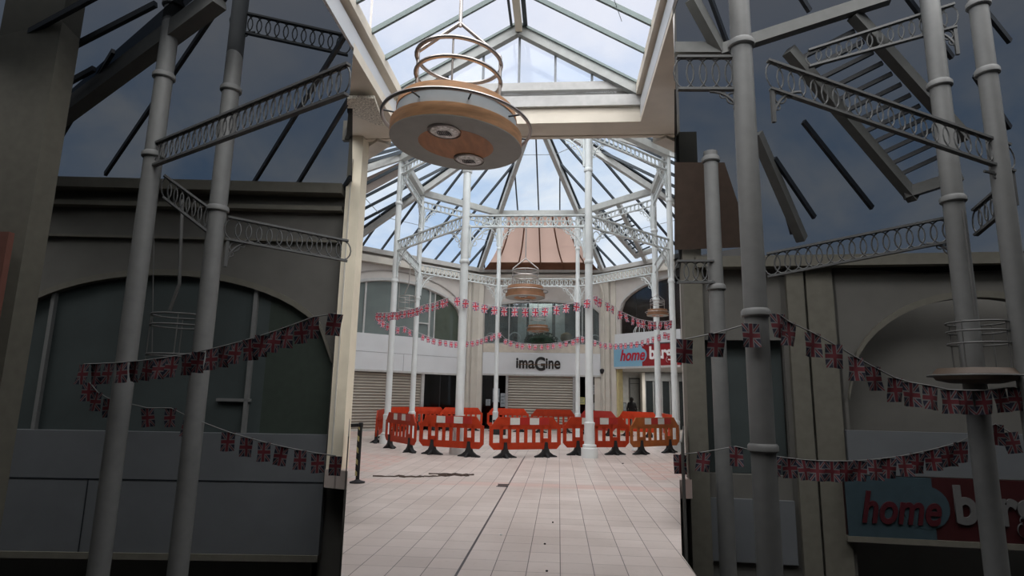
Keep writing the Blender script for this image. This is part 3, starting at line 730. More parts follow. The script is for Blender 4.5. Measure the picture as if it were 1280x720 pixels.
# ------------------------------------------------------------------ columns and girders
def make_column(label, x, y, r, zt, base=True, m=WHITE, zb=0., cat='column', collars=(1.25, 3.6, 5.75, 7.75)):
    t = thing('cast_iron_column', (x, y, zb), label, cat, None)
    w = MB(); w.lathe([(r, zb+.02), (r, zb+.9), (r*.94, zb+1.), (r*.92, zb+(zt-zb)*.5), (r*.86, zt)], (x, y, 0), 20); w.build('shaft', m, t, True)
    w = MB(); w.lathe([(r*1.95, zb), (r*1.95, zb+.20), (r*1.9, zb+.24), (r*1.62, zb+.25), (r*1.62, zb+.32), (r*1.25, zb+.34), (r*1.2, zb+.80), (r*1.28, zb+.83), (r*1.28, zb+.88), (r*1.02, zb+.90)], (x, y, 0), 20); w.build('base', m, t, True)
    for z in collars:
        w = MB(); w.lathe([(r*1.0, z-.05), (r*1.13, z-.03), (r*1.13, z+.03), (r*1.0, z+.06)], (x, y, 0), 20, False, False); w.build('collar', m, t, True)
    return t
CR = [.122, .110, .10, .118, .096, .096, .106, .105]
for i in range(8):
    v = INN[i]
    lab = {0: 'thick white column at the front left, its base behind the barriers', 1: 'thick white column at the front right with its round base in front of the barriers',
           2: 'slim white column at the right edge of the daylit hall', 3: 'white column rising in front of the red and blue sign', 4: 'slim white column in front of the right end of the centre fascia',
           5: 'slim white column left of the black lettering, in front of the dark door', 6: 'white column before the right end of the left shutter', 7: 'leaning-looking white column nearest the left pier'}[i]
    make_column(lab, v.x, v.y, CR[i], HB-.2, collars=(HLB-.98, HUB-.98))

def make_girder(label, A, B, hA, hB=None, m=GIRD, brackets=(1, 1), group=None, br=.75, pitch=.205, rr=.019):
    """A,B: points on the top edge"""
    A = V(A); B = V(B); hB = hA if hB is None else hB
    t = thing('lattice_girder', (A+B)/2-V((0,0,hA)), label, 'girder', group)
    D = B-A; Lh = D.length; d = D.normalized(); n = max(4, int(round(Lh/pitch)))
    w = MB(); w.beam(A, B, .08, .035, drop=.02); w.build('top_rail', m, t)
    a2, b2 = A-V((0,0,hA)), B-V((0,0,hB))
    w = MB(); w.beam(a2, b2, .08, .035, drop=-.02); w.build('bottom_rail', m, t)
    w = MB()
    for k in range(n):
        s = (k+.5)/n; h = hA+(hB-hA)*s; c = A.lerp(B, s)-V((0,0,h/2)); R = h/2-.035
        rx = min(Lh/n*.78, R*1.05)
        w.tube([c + d*(rx*cos(2*pi*i/14)) + V((0,0,R*sin(2*pi*i/14))) for i in range(14)], rr, 4, True)
    w.build('ring_lattice', m, t)
    for e, (P, dd) in enumerate(((a2, d), (b2, -d))):
        if not brackets[e]: continue
        dh = V((dd.x, dd.y, 0)).normalized(); w = MB(); P = P + dh*.03
        w.beam(P, P-V((0,0,br*1.15)), .05, .05, dh)
        arc = [P + dh*(br*(1-cos(a))) - V((0,0,br*1.1*(1-sin(a)))) for a in [pi/2*k/10 for k in range(11)]]
        w.tube(arc, .022, 5)
        w.ring(P+dh*.20*br/.75-V((0,0,.20*br/.75)), .145*br/.75, .014, dh, V((0,0,1)), 16, 5)
        w.ring(P+dh*.43*br/.75-V((0,0,.11*br/.75)), .075*br/.75, .012, dh, V((0,0,1)), 12, 5)
        w.ring(P+dh*.11*br/.75-V((0,0,.45*br/.75)), .075*br/.75, .012, dh, V((0,0,1)), 12, 5)
        w.build('bracket', m, t)
    return t
sidename = ['between the two front columns', 'from the front right column rightwards', 'between the two right columns', 'behind the red and blue sign column', 'between the two slim back columns',
            'from the slim back left column to the left', 'between the two left columns', 'joining the front left column to its left neighbour']
for i in range(8):
    j = (i+1) % 8; a, b = INN[i].copy(), INN[j].copy(); d = (b-a).normalized()
    for tier, zt, zb in (('lower', HLT, HLB), ('upper', HUT, HUB)):
        A = a + d*(CR[i]*.9); B = b - d*(CR[j]*.9); A.z = B.z = zt
        make_girder('white ring-pattern %s tier girder %s' % (tier, sidename[i]), A, B, zt-zb, group='ring girders of the octagon', pitch=.20)
    # plain raking strut between tiers on the side faces
for i, s in ((6, 'left'), (7, 'near left'), (2, 'right'), (3, 'far right')):
    pass

# ------------------------------------------------------------------ lamps
def make_lamp(label, c, R, zb, rod_top, tilt=0., spots=True, full=True):
    """c: plan centre; R hoop radius; zb underside height. built in root-local space"""
    k = R/.925
    t = thing('pendant_lamp', (c[0], c[1], zb), label, 'lamp')
    O = V((c[0], c[1], zb))
    T = Matrix(((1,0,0),(0,1,0),(-math.tan(tilt),0,1)))
    def fin(w, name, m, sm=True, par=t):
        for q in range(len(w.v)): w.v[q] = O + T @ (w.v[q]-O)
        return w.build(name, m, par, sm)
    n = 48 if full else 28; WW = WOOD if label.startswith('large') else WOODS
    Rb = .82*k
    w = MB(); w.lathe([(Rb*.55, .005*k), (Rb, 0), (Rb, .012*k)], O, n, False, False); fin(w, 'underside', LGREY, False)
    w = MB(); w.lathe([(Rb*.001, .02*k), (Rb*.57, .0)], O+V((0,0,.003)), n); fin(w, 'wood_inset', WOOD2, False)
    w = MB(); w.lathe([(Rb*1.0, .01*k), (Rb*1.0, .17*k), (Rb*.9, .175*k)], O, n, False, False); fin(w, 'lower_wood_ring', WW)
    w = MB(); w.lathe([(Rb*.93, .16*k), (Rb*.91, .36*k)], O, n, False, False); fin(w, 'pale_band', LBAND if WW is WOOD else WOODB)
    w = MB(); w.lathe([(Rb*.88, .34*k), (Rb*.92, .36*k), (Rb*.90, .47*k), (Rb*.1, .48*k)], O, n, False, True); fin(w, 'upper_wood_ring', WW)
    w = MB(); w.ring(O+V((0,0,.27*k)), R, .022*k, n=n+16, m=8); fin(w, 'hoop', STEEL)
    for i in range(8):
        a = i*pi/4+.35; e = V((cos(a), sin(a), 0)); w = MB(); w.tube([O+e*(Rb*.9)+V((0,0,.27*k)), O+e*R+V((0,0,.27*k))], .011*k, 6); fin(w, 'hoop_spoke', DARK)
    if spots:
        for dx, dy in ((-.07, -.40), (.10, .43)):
            s = O+V((dx*k, dy*k, -.012*k)); w = MB(); w.lathe([(.20*k, .0), (.20*k, .02*k), (.16*k, -.004)], s, 28, False, False); r = fin(w, 'spotlight_rim', STEEL)
            w = MB(); w.lathe([(.165*k, -.004), (.12*k, -.010), (.05*k, -.013), (.001, -.014)], s, 28, False, False); fin(w, 'spotlight_reflector', CHROME, True, r)
            w = MB(); [w.tube([s+V((q*.022*k-.01*k, -.06*k+.012*k*(q%2), -.02)), s+V((q*.026*k, .0, -.026)), s+V((q*.022*k+.012*k, .05*k, -.02))], .006*k, 5) for q in range(-3, 4)]; fin(w, 'filament', DARK, True, r)
    Rc = .54*k; z1, z2, zv, za = .89*k, 1.14*k, 1.24*k, 1.68*k
    for z in (z1, z2):
        w = MB(); w.ring(O+V((0,0,z)), Rc, .026*k, n=40, m=8); fin(w, 'cage_ring', STEEL)
    for i in range(4):
        a = i*pi/2+.04; e = V((cos(a), sin(a), 0))*Rc
        w = MB(); w.tube([O+e*.98+V((0,0,.44*k)), O+e*.98+V((0,0,z2+(.10*k if i % 2 == 0 else 0)))], .021*k if i % 2 == 0 else .012*k, 8); fin(w, 'cage_upright', STEEL)
    for e in (V((1,0.04,0)), V((-1,-.04,0))):
        w = MB(); w.tube([O+e*Rc*.98+V((0,0,zv)), O+V((0,0,za))], .024*k, 8); fin(w, 'hanger_arm', STEEL)
    apx = O + T @ V((0,0,za)); w = MB(); w.tube([apx-V((0,0,.05*k)), V((apx.x, apx.y, rod_top))], .024*k, 8); w.build('hanging_rod', STEEL, t, True)
    return t
LY = 6.8
lp = onZ(570, 174, 4.53); make_lamp('large round wood and grey pendant lamp hanging in the foreground', (onY(571, 150, LY).x, LY), .905, 4.50, 9.0, radians(4.5))
p2 = onY(656.5, 368, 24.6); make_lamp('round wooden pendant lamp hanging above the flags from the back girder', (p2.x, 24.6), .93, p2.z-.15, HUB, 0, True, False)
p3 = onY(672.5, 412, 28.05); make_lamp('small wooden pendant lamp hanging before the upper window of the centre shop', (p3.x, 28.05), .58, p3.z-.10, 7.0, 0, True, False)
p4 = onY(822, 394, 20.2); make_lamp('small wooden pendant lamp in front of the right column, over the sign', (p4.x-.0, 20.2), .40, p4.z-.02, HLB, 0, True, False)
# bare wire cage on the left
p5 = onY(509, 375, 20.6)
t = thing('wire_cage', p5-V((0,0,.35)), 'bare metal wire cage hung between the two left columns', 'lamp cage')
for z in (-.33, -.05, .12):
    w = MB(); w.ring(p5+V((0,0,z)), .30, .012, n=28, m=6); w.build('cage_ring', STEEL, t, True)
for i in range(4):
    a = i*pi/2+.5; e = V((cos(a), sin(a), 0))*.30; w = MB(); w.tube([p5+e+V((0,0,-.36)), p5+e+V((0,0,.14))], .009, 6); w.build('cage_upright', STEEL, t)
w = MB(); w.tube([p5+V((-.29,0,.12)), p5+V((-.33,0,.9)), p5+V((-.32, 0, HLB-p5.z))], .008, 6); w.build('wire', STEEL, t)
w = MB(); w.tube([p5+V((-.1,0,.22)), p5+V((.03,0,.55)), p5+V((.06,0, HLB-p5.z))], .02, 6); w.build('hanging_rod', STEEL, t)

# ------------------------------------------------------------------ bunting
def flag_mesh(idx, m, fw=.165, fh=.235):
    me = bpy.data.meshes.new('flag'); nx, nz = 4, 4; vs = []; fs = []; uvs = []
    ph = idx*1.3
    for r in range(nz+1):
        for s in range(nx+1):
            x = (s/nx-.5)*fw; z = -fh*r/nz; y = .018*sin(ph+s*1.4+r*.8)*(r/nz+.3)
            vs.append((x+(.012*sin(ph)*r/nz), y, z)); uvs.append((s/nx, 1-r/nz))
    for r in range(nz):
        for s in range(nx): fs.append((r*(nx+1)+s, r*(nx+1)+s+1, (r+1)*(nx+1)+s+1, (r+1)*(nx+1)+s))
    me.from_pydata(vs, [], fs); u = me.uv_layers.new(name='UVMap')
    for lp_ in me.loops: u.data[lp_.index].uv = uvs[lp_.vertex_index]
    me.materials.append(m)
    for p_ in me.polygons: p_.use_smooth = True
    return me
FM = [flag_mesh(i, FLAG) for i in range(5)]; FMD = [flag_mesh(i, D_FLAG) for i in range(5)]
def bunting(label, pts, meshes=FM, cm=CORD, scale=1., extra=()):
    """pts: world points of the flags' top edges in order; the cord runs through them"""
    pts = [V(p) for p in pts]; t = thing('flag_bunting', pts[0], label, 'bunting', None)
    chain = (list(extra[:1]) if extra else []) + pts + (list(extra[1:]) if extra else [])
    w = MB(); w.tube(chain, .007*scale, 5); w.build('cord', cm, t)
    for i, p_ in enumerate(pts):
        a = pts[max(0, i-1)]; b = pts[min(len(pts)-1, i+1)]; d = b-a
        o = bpy.data.objects.new('flag', meshes[(i*3+1) % 5]); COL.objects.link(o); o.parent = t; o.location = p_-pts[0]-V((0,0,.005))
        o.scale = (scale,)*3; yaw = atan2(d.y, d.x)+random.uniform(-.25, .25)
        if abs(cos(yaw)) < .45: yaw = yaw*.6
        o.rotation_euler = (random.uniform(-.12, .12), random.uniform(-.12, .12)+0*d.z, yaw)
    return t
def lerp_depth(lst, anchors, dy=0.):
    out = []
    for x, y in lst:
        for (xa, Ya), (xb, Yb) in zip(anchors, anchors[1:]):
            if min(xa, xb) <= x <= max(xa, xb): Y = Ya+(Yb-Ya)*(x-xa)/(xb-xa); break
        else: Y = anchors[0][1] if abs(x-anchors[0][0]) < abs(x-anchors[-1][0]) else anchors[-1][1]
        out.append(onY(x, y+dy, Y))
    return out
up_l = [(471.5,391),(476,391),(481,391),(486,391),(491,390),(496,390),(501,388.5),(506,388),(511,387),(516,386),(521,384.5),(527,382),(534,380),(541,378.5),(547,376.5),(553,374.5),(559,372.5)]
up_c = [(571,371.5),(582.5,374),(594,377.5),(606,380.5),(618,382.5),(630,384),(643.5,384.5),(656.5,385),(669.5,385),(682,384.3),(696,382.3),(708,380),(721,378),(734,374)]
up_r = [(745,370),(750,373),(759,378),(766,382),(775,388.5),(782,392),(791,396),(797,398.5),(804,400),(812,401.3),(818,402),(826,402),(832,401.5),(838,400.5)]
lo_l = [(474,396),(479,400.5),(485,404),(497.5,409),(506,408),(512,412),(529,418),(535,420.5),(542.5,423),(550,424.5),(557,425.5),(564,427),(570,427.3),(577,427.3),(584,426.5),(590,426),(597,424.5),(602,423),(608,420.5),(614,419),(618,417)]
lo_c = [(624,415.5),(632,423.5),(638.5,426),(646.5,428),(653,429.5),(661.5,430),(669,430.5),(677,430.5),(684.5,429.8),(692,429),(700,428),(708,426),(716.5,424.5),(722,421)]
lo_r = [(728,421),(738,424),(744,425.5),(750,427.5),(756.5,429),(762.7,429),(769.6,429.3),(776,429),(782,428.5),(789,427.8),(796,426.5),(803,424.8),(809.7,423),(816.8,420.5),(824,418),(831,415),(836,416.5)]
c2, c1 = V((INN[0].x, INN[0].y-.17, 0)), V((INN[1].x, INN[1].y-.17, 0))
pl = lerp_depth(up_l, [(471, 18.15), (575, 16.0)]); pcn = lerp_depth(up_c, [(571, 15.85), (736, 15.85)]); prr = lerp_depth(up_r, [(740, 15.9), (840, 18.5)])
ql = lerp_depth(lo_l, [(471, 18.2), (487, 19.3), (507, 22.0), (530, 22.6), (622, 24.9)]); qc = lerp_depth(lo_c, [(622, 24.9), (722, 24.95)]); qr = lerp_depth(lo_r, [(722, 24.95), (824, 22.1), (840, 21)])
tl = V((INN[7].x, INN[7].y-.1, pl[0].z))
bunting('string of union flags from the left tie point up to the front left column', pl, extra=(tl, pcn[0]))
bunting('string of union flags sagging between the two thick front columns', pcn, extra=(pl[-1], V((INN[1].x, INN[1].y-.18, pcn[-1].z+.1))))
bunting('string of union flags falling from the front right column to the right edge', prr, extra=(V((INN[1].x, INN[1].y-.18, pcn[-1].z+.1)), V((INN[2].x, INN[2].y-.12, prr[-1].z))))
bunting('low string of union flags crossing the white left fascia', ql, extra=(tl, V((INN[5].x, INN[5].y-.15, ql[-1].z+.1))))
bunting('low string of union flags across the upper window of the centre shop', qc, extra=(V((INN[5].x, INN[5].y-.15, ql[-1].z+.1)), V((INN[4].x, INN[4].y-.15, qc[-1].z+.08))))
bunting('low string of union flags before the daylit red and blue sign', qr, extra=(V((INN[4].x, INN[4].y-.15, qc[-1].z+.08)), V((INN[3].x, INN[3].y-.15, qr[-1].z+.1))))

# ------------------------------------------------------------------ barriers
def make_barrier(label, a, b, m, h=1.0, patches=1, over=.42, solid=False, feet=(1, 1), footm=FOOT):
    """a,b: floor points of the two feet"""
    a = V((a.x, a.y, 0)); b = V((b.x, b.y, 0)); d = (b-a).normalized(); mid = (a+b)/2
    L = 1.9 if over is None else (b-a).length+2*over
    nrm = V((-d.y, d.x, 0)); nrm = nrm if nrm.y < 0 else -nrm
    t = thing('pedestrian_barrier', mid, label, 'barrier', None)
    P = lambda u, z, s: mid + d*u + nrm*s + V((0,0,z))
    H = L/2; zb = .20; th = .022
    w = MB()
    c1_, c2_ = .22, .12
    def poly(pts): w.prism(pts, P, -th, th)
    if solid:
        poly([(-H+c2_, zb), (H-c2_, zb), (H, zb+c2_), (H, h-c1_), (H-c1_, h), (-H+c1_, h), (-H, h-c1_), (-H, zb+c2_)])
    else:
        poly([(-H, h-c1_-.06), (-H+.07, h-.22), (H-.07, h-.22), (H, h-c1_-.06), (H-c1_, h), (-H+c1_, h)])
        poly([(-H+c2_, zb), (H-c2_, zb), (H, zb+c2_), (H, zb+.17), (-H, zb+.17), (-H, zb+c2_)])
        for sg in (-1, 1):
            x0, x1 = sorted((sg*H, sg*(H-.09))); poly([(x0, zb+.17), (x1, zb+.17), (x1, h-.22), (x0, h-.22)])
        n = 8; bw = .08; step = (2*H-.18)/n
        for k in range(1, n):
            u = -H+.09+step*k; poly([(u-bw/2, zb+.16), (u+bw/2, zb+.16), (u+bw/2, h-.215), (u-bw/2, h-.215)])
        for k in range(n):   # two short cross webs above the feet
            u0 = -H+.09+step*k; u1 = u0+step
            if k in (1, n-2): poly([(u0, zb+.16), (u1, zb+.16), (u1, zb+.27), (u0, zb+.27)])
            poly([(u0, h-.30), (u1, h-.30), (u1, h-.21), (u0, h-.21)])
        w2 = w
    body = w.build('panel', m, t)
    if patches:
        for u in (-.30*L/1.9, .22*L/1.9):
            w = MB(); w.prism([(u-.13, h-.19), (u+.13, h-.19), (u+.13, h-.02), (u-.13, h-.02)], P, th, th+.006); tag(w.build('reflective_patch', REFL, t), 'pale reflective patch')
        for u0, u1 in ((-.17, .09), (.35, .62)):
            w = MB(); u0 *= L/1.9; u1 *= L/1.9; w.prism([(u0, h-.19), (u1, h-.19), (u1, h-.02), (u0, h-.02)], P, th, th+.004); tag(w.build('red_patch', REDP, t), 'dark red reflective strip')
    for e, (q, on) in enumerate(zip((a, b), feet)):
        if not on: continue
        w = MB(); u = (q-mid).dot(d)
        out = [(u-.30, 0), (u-.07, .04), (u+.07, .04), (u+.30, 0), (u+.30, .03), (u+.20, .065), (u+.10, .13), (u+.05, .24), (u+.035, .38), (u-.035, .38), (u-.05, .24), (u-.10, .13), (u-.20, .065), (u-.30, .03)]
        half = len(out)//2
        w.prism([(u-.30, 0), (u-.09, .0), (u-.06, .045), (u+.06, .045), (u+.09, 0), (u+.30, 0), (u+.30, .028), (u+.19, .065), (u+.10, .13), (u+.05, .24), (u+.035, .38), (u-.035, .38), (u-.05, .24), (u-.10, .13), (u-.19, .065), (u-.30, .028)],
                lambda x, z, s: P(x, z, s), -.05, .05)
        # cross flanges
        w.prism([(-.20, 0), (.20, 0), (.17, .03), (.06, .10), (.03, .20), (-.03, .20), (-.06, .10), (-.17, .03)], lambda x, z, s: P(u+s, z, x), -.03, .03)
        w.build('foot', footm, t)
    return t
fz = lambda x, y: onZ(x, y, 0)
make_barrier('red barrier seen almost edge-on at the far left of the ring', fz(470, 553.5), fz(478, 547.5), REDB, patches=0, over=.25)
make_barrier('red barrier standing obliquely in front of the two left columns', fz(487, 560), fz(512, 565.5), REDB, over=.36)
make_barrier('red barrier in front of the thick front left column', fz(540, 568), fz(586, 571), REDB, over=.40)
make_barrier('red barrier in the middle of the front row', fz(631, 572.5), fz(682, 571.5), REDB, over=.42)
make_barrier('red barrier behind the thick front right column', fz(722, 569), fz(769, 568.5), REDB, over=.42)
make_barrier('orange-brown barrier at the right end of the front row', fz(801.6, 568), fz(837, 566), ORNB, over=.42)
make_barrier('bright red barrier in the back row behind the left near column', fz(494, 539.5), fz(504, 539), REDB2, patches=0, over=.45)
make_barrier('bright red barrier in the back row before the left dark doorway', fz(521, 538), fz(542, 538), REDB2, patches=0, over=.5)
make_barrier('bright red barrier in the back row behind the front left column', fz(561, 538.5), fz(591, 538.5), REDB2, patches=0, over=.42)
make_barrier('bright red barrier in the back row behind the slim back left column', fz(619, 539), fz(650, 540), REDB2, patches=0, over=.38)
make_barrier('red barrier in the back row in front of the centre shutter', fz(675, 541), fz(708, 541.5), REDB, patches=0, over=.4)
make_barrier('solid maroon barrier board in the back row behind the front right column', fz(733, 543), fz(762, 545), MARB, patches=0, over=.3, solid=True)
make_barrier('bright red barrier in the back row right of the pilaster', fz(784, 545), fz(812, 547), REDB2, patches=0, over=.42)
make_barrier('bright red barrier at the right side behind the orange-brown one', fz(826, 549), fz(843, 557), REDB2, patches=0, over=.42)
# black box between barriers
bp_ = fz(624, 543.5); t = thing('black_box', bp_, 'black plastic box on the floor behind the middle front barrier', 'box')
w = MB(); w.box(bp_.x-.24, bp_.x+.24, bp_.y-.1, bp_.y+.3, 0, .52); w.build('body', FOOT, t)
w = MB(); w.box(bp_.x-.26, bp_.x+.26, bp_.y-.12, bp_.y+.32, .52, .57); w.build('lid', FOOT, t)
w = MB(); w.box(bp_.x-.12, bp_.x+.12, bp_.y-.115, bp_.y-.1, .28, .33); w.build('handle', mat('dark grey plastic', (.08, .08, .08), .5), t)
# crumpled paper bag by the orange barrier
bp_ = fz(795, 564.5); t = MB(); rnd = random.Random(3)
t.lathe([(.05, 0), (.13, .02), (.12, .08), (.06, .13), (.01, .12)], bp_, 9)
for q in range(len(t.v)): t.v[q] = t.v[q]+V((rnd.uniform(-.03,.03), rnd.uniform(-.03,.03), rnd.uniform(0,.02)))
tag(t.build('crumpled_wrapper', mat('white paper scrap', (.6, .6, .6), .7)), 'crumpled white wrapper on the floor by the orange-brown barrier', 'litter')

# ------------------------------------------------------------------ stanchion, floor litter
sp = fz(446.5, 603.5); t = thing('stanchion_post', sp, 'black queue post with chevron tape at the left edge of the floor', 'stanchion')
w = MB(); w.lathe([(.13, 0), (.13, .02), (.06, .04), (.03, .06)], sp, 24); w.build('base', FOOT, t, True)
w = MB(); w.lathe([(.032, .04), (.032, .93), (.042, .935), (.042, 1.0), (.03, 1.01)], sp, 16); w.build('post', FOOT, t, True)
w = MB(); w.beam(sp+V((-.02,-.04,.97)), sp+V((-.16,-.05,.96)), .02, .06); w.build('belt_end', FOOT, t)
w = MB(); w.prism([(-.035, .12), (.0, .12), (.0, .94), (-.035, .94)], lambda a, b, s: sp+V((a, -.036-s, b)), 0, .004); w.build('hanging_tape', TAPE, t)
for k, (x0, y0, x1, y1, wd) in enumerate(((467, 595.5, 505, 597, .03), (495, 595.8, 570, 594.8, .05), (538, 593.3, 598, 593.8, .04))):
    pass
w = MB(); rnd = random.Random(5)
for (x0, y0, x1, y1) in ((466, 595.5, 530, 596.5), (500, 596.8, 562, 595.2), (536, 592.6, 592, 594.2), (548, 594, 586, 595.2)):
    pts = []
    for i in range(13):
        s = i/12; q = fz(x0+(x1-x0)*s, y0+(y1-y0)*s+rnd.uniform(-.5, .5)); q.z = .009; pts.append(q)
    w.tube(pts, [.012+rnd.random()*.014 for _ in pts], 5)
tag(w.build('frayed_cable', mat('dark brown cable', (.075, .05, .04), .8)), 'dark frayed length of cable lying across the floor tiles', 'cable')
q = fz(628.5, 607); t = thing('floor_hatch', q, 'small dark square hatch cover in the floor tiles', 'hatch')
w = MB(); w.box(q.x-.085, q.x+.085, q.y-.13, q.y+.13, .0, .006); w.build('cover', mat('dark hatch', (.055, .035, .03), .6), t)
w = MB(); w.box(q.x-.1, q.x+.1, q.y-.15, q.y-.13, 0, .008); w.box(q.x-.1, q.x+.1, q.y+.13, q.y+.15, 0, .008); w.build('rim', DARK, t)
for x, y, s, cc, lb in ((626, 669, .016, 1, 'tiny white scrap on the tiles left of centre'), (681, 680.5, .014, 0, 'tiny dark speck on the bare centre tiles'), (778.5, 579.5, .03, 0, 'dark scrap on the tiles right of the front right column'), (691, 653.5, .012, 0, 'dark speck furthest back on the centre tiles'), (683.5, 714.5, .013, 0, 'dark speck nearest the bottom edge')):
    q = fz(x, y); w = MB(); w.lathe([(s*.6, 0), (s, .004), (s*.7, .012), (.001, .014)], q, 7); tag(w.build('litter_scrap', CORD if cc else FOOT), lb, 'litter', 'scraps on the floor')

# ------------------------------------------------------------------ person in the passage
def make_person():
    q = onY(790.3, 545, 29.6); q.z = 0; x, y = q.x, q.y
    t = thing('person', q, 'person in a dark coat seen from behind, standing in the passage under the sign', 'person')
    S = .93
    J = {'pel': (0, 0, .92), 'spine': (0, .0, 1.15), 'chest': (0, .01, 1.34), 'neck': (0, .0, 1.47), 'head0': (0, 0, 1.53), 'head1': (0, -.01, 1.60), 'head2': (0, -.01, 1.68),
         'hl': (-.09, 0, .88), 'kl': (-.10, -.02, .48), 'al': (-.10, .02, .09), 'tl': (-.11, .16, .03), 'hr': (.09, 0, .88), 'kr': (.10, -.02, .48), 'ar': (.10, .02, .09), 'tr': (.11, .16, .03),
         'sl': (-.17, 0, 1.40), 'el': (-.23, -.02, 1.12), 'wl': (-.20, .10, .90), 'hal': (-.18, .14, .83), 'sr': (.17, 0, 1.40), 'er': (.23, -.02, 1.12), 'wr': (.20, .10, .90), 'har': (.18, .14, .83)}
    Rr = {'pel': .15, 'spine': .135, 'chest': .15, 'neck': .055, 'head0': .06, 'head1': .095, 'head2': .075, 'hl': .10, 'kl': .062, 'al': .045, 'tl': .035, 'sl': .07, 'el': .05, 'wl': .038, 'hal': .035}
    E = [('pel','spine'),('spine','chest'),('chest','neck'),('neck','head0'),('head0','head1'),('head1','head2'),('pel','hl'),('hl','kl'),('kl','al'),('al','tl'),('pel','hr'),('hr','kr'),('kr','ar'),('ar','tr'),
         ('chest','sl'),('sl','el'),('el','wl'),('wl','hal'),('chest','sr'),('sr','er'),('er','wr'),('wr','har')]
    ks = list(J); me = bpy.data.meshes.new('body'); me.from_pydata([V(J[k])*S for k in ks], [(ks.index(a), ks.index(b)) for a, b in E], [])
    o = bpy.data.objects.new('body', me); COL.objects.link(o)
    sk = o.modifiers.new('skin', 'SKIN')
    for i, k in enumerate(ks):
        kk = k if k in Rr else k[:-1]+'l'; r = Rr.get(kk, .05)*S; me.skin_vertices[0].data[i].radius = (r, r*.85)
        me.skin_vertices[0].data[i].use_root = (k == 'pel')
    o.modifiers.new('sub', 'SUBSURF').levels = 2
    dg = bpy.context.evaluated_depsgraph_get(); m2 = bpy.data.meshes.new_from_object(o.evaluated_get(dg)); bpy.data.objects.remove(o)
    m2.materials.clear(); m2.materials.append(mat('dark clothing', (.012, .012, .014), .9))
    for p_ in m2.polygons: p_.use_smooth = True
    o = bpy.data.objects.new('body', m2); COL.objects.link(o); o.parent = t
    w = MB(); w.lathe([(.21*S, .70*S), (.20*S, .95*S), (.17*S, 1.15*S), (.19*S, 1.33*S), (.12*S, 1.45*S), (.07*S, 1.48*S)], q, 20, True, False)
    for i, v in enumerate(w.v): w.v[i] = V((v.x, q.y+(v.y-q.y)*.72, v.z))
    w.build('coat', mat('black coat', (.010, .010, .012), .9), t, True)
    w = MB(); w.lathe([(.05*S, 1.49*S), (.098*S, 1.56*S), (.105*S, 1.64*S), (.07*S, 1.70*S), (.01, 1.725*S)], q+V((0,-.015,0)), 16, False, True); w.build('hair', mat('dark hair', (.012, .009, .008), .8), t, True)
make_person()

# ------------------------------------------------------------------ added side halls beside the passage, dimness painted into their colours
ZF = -4.0
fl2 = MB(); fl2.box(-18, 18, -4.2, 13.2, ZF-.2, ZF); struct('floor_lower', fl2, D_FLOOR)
w = MB(); w.box(-18, -17.8, -4.2, 13, ZF, 10.); struct('wall_light_block_left', w, D_WALL)  # three unseen walls added to keep outside light off the side halls
w = MB(); w.box(17.8, 18, -4.2, 13, ZF, 10.); struct('wall_light_block_right', w, D_WALL)
w = MB(); w.box(-18, 18, -4.4, -4.2, ZF, 10.); struct('wall_light_block_behind', w, D_WALL)
w = MB(); w.slab([(-18, -4.2, 9), (-4.2, -4.2, 9), (-4.2, 6.2, 9), (-18, 6.2, 9)], .15); w.slab([(3.5, -4.2, 9), (18, -4.2, 9), (18, 6.2, 9), (3.5, 6.2, 9)], .15); struct('ceiling_light_block', w, D_WALL)  # unseen slabs added to stop sky light leaking into the side halls

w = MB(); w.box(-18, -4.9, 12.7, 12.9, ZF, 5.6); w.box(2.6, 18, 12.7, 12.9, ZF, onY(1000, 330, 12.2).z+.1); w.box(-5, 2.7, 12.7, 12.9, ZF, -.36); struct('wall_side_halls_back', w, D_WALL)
# left hall
GLF = Frame((-4.75, 12.42), (-14.2, 11.5), (-5, 0))
u0_, _ = GLF.w(0, 400)
w = MB()
LV = lambda x, y, d=0.: GLF.w(x, y, d)
ua, ub = LV(22, 400)[0], LV(420, 400)[0]; zsill, zfb = LV(220, 540)[1], LV(220, 690)[1]
zs_, zap = LV(220, 420)[1], LV(130, 343)[1]; zeave = LV(220, 236)[1]
a0_, a1_ = max(.02, min(ua, ub)-.2), max(ua, ub)
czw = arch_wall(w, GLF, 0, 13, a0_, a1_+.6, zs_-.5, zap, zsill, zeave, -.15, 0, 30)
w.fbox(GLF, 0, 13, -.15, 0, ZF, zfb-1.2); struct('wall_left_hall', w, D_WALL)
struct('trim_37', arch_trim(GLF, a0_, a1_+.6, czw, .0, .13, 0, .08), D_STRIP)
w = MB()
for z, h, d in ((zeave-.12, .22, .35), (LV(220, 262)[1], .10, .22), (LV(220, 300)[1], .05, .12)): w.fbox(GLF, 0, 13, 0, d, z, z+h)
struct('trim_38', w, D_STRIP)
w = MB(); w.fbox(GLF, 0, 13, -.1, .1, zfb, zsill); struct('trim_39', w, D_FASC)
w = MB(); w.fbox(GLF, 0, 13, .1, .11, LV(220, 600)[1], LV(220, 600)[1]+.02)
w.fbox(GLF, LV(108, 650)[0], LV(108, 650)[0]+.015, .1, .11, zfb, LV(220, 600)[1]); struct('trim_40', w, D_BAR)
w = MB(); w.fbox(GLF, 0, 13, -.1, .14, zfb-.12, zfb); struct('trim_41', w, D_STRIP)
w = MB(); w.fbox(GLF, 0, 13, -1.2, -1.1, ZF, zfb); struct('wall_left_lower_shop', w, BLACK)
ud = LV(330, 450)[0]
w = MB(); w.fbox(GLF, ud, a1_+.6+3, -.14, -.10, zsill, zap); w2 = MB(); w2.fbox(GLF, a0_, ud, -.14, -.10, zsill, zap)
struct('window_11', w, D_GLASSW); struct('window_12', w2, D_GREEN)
w = MB()
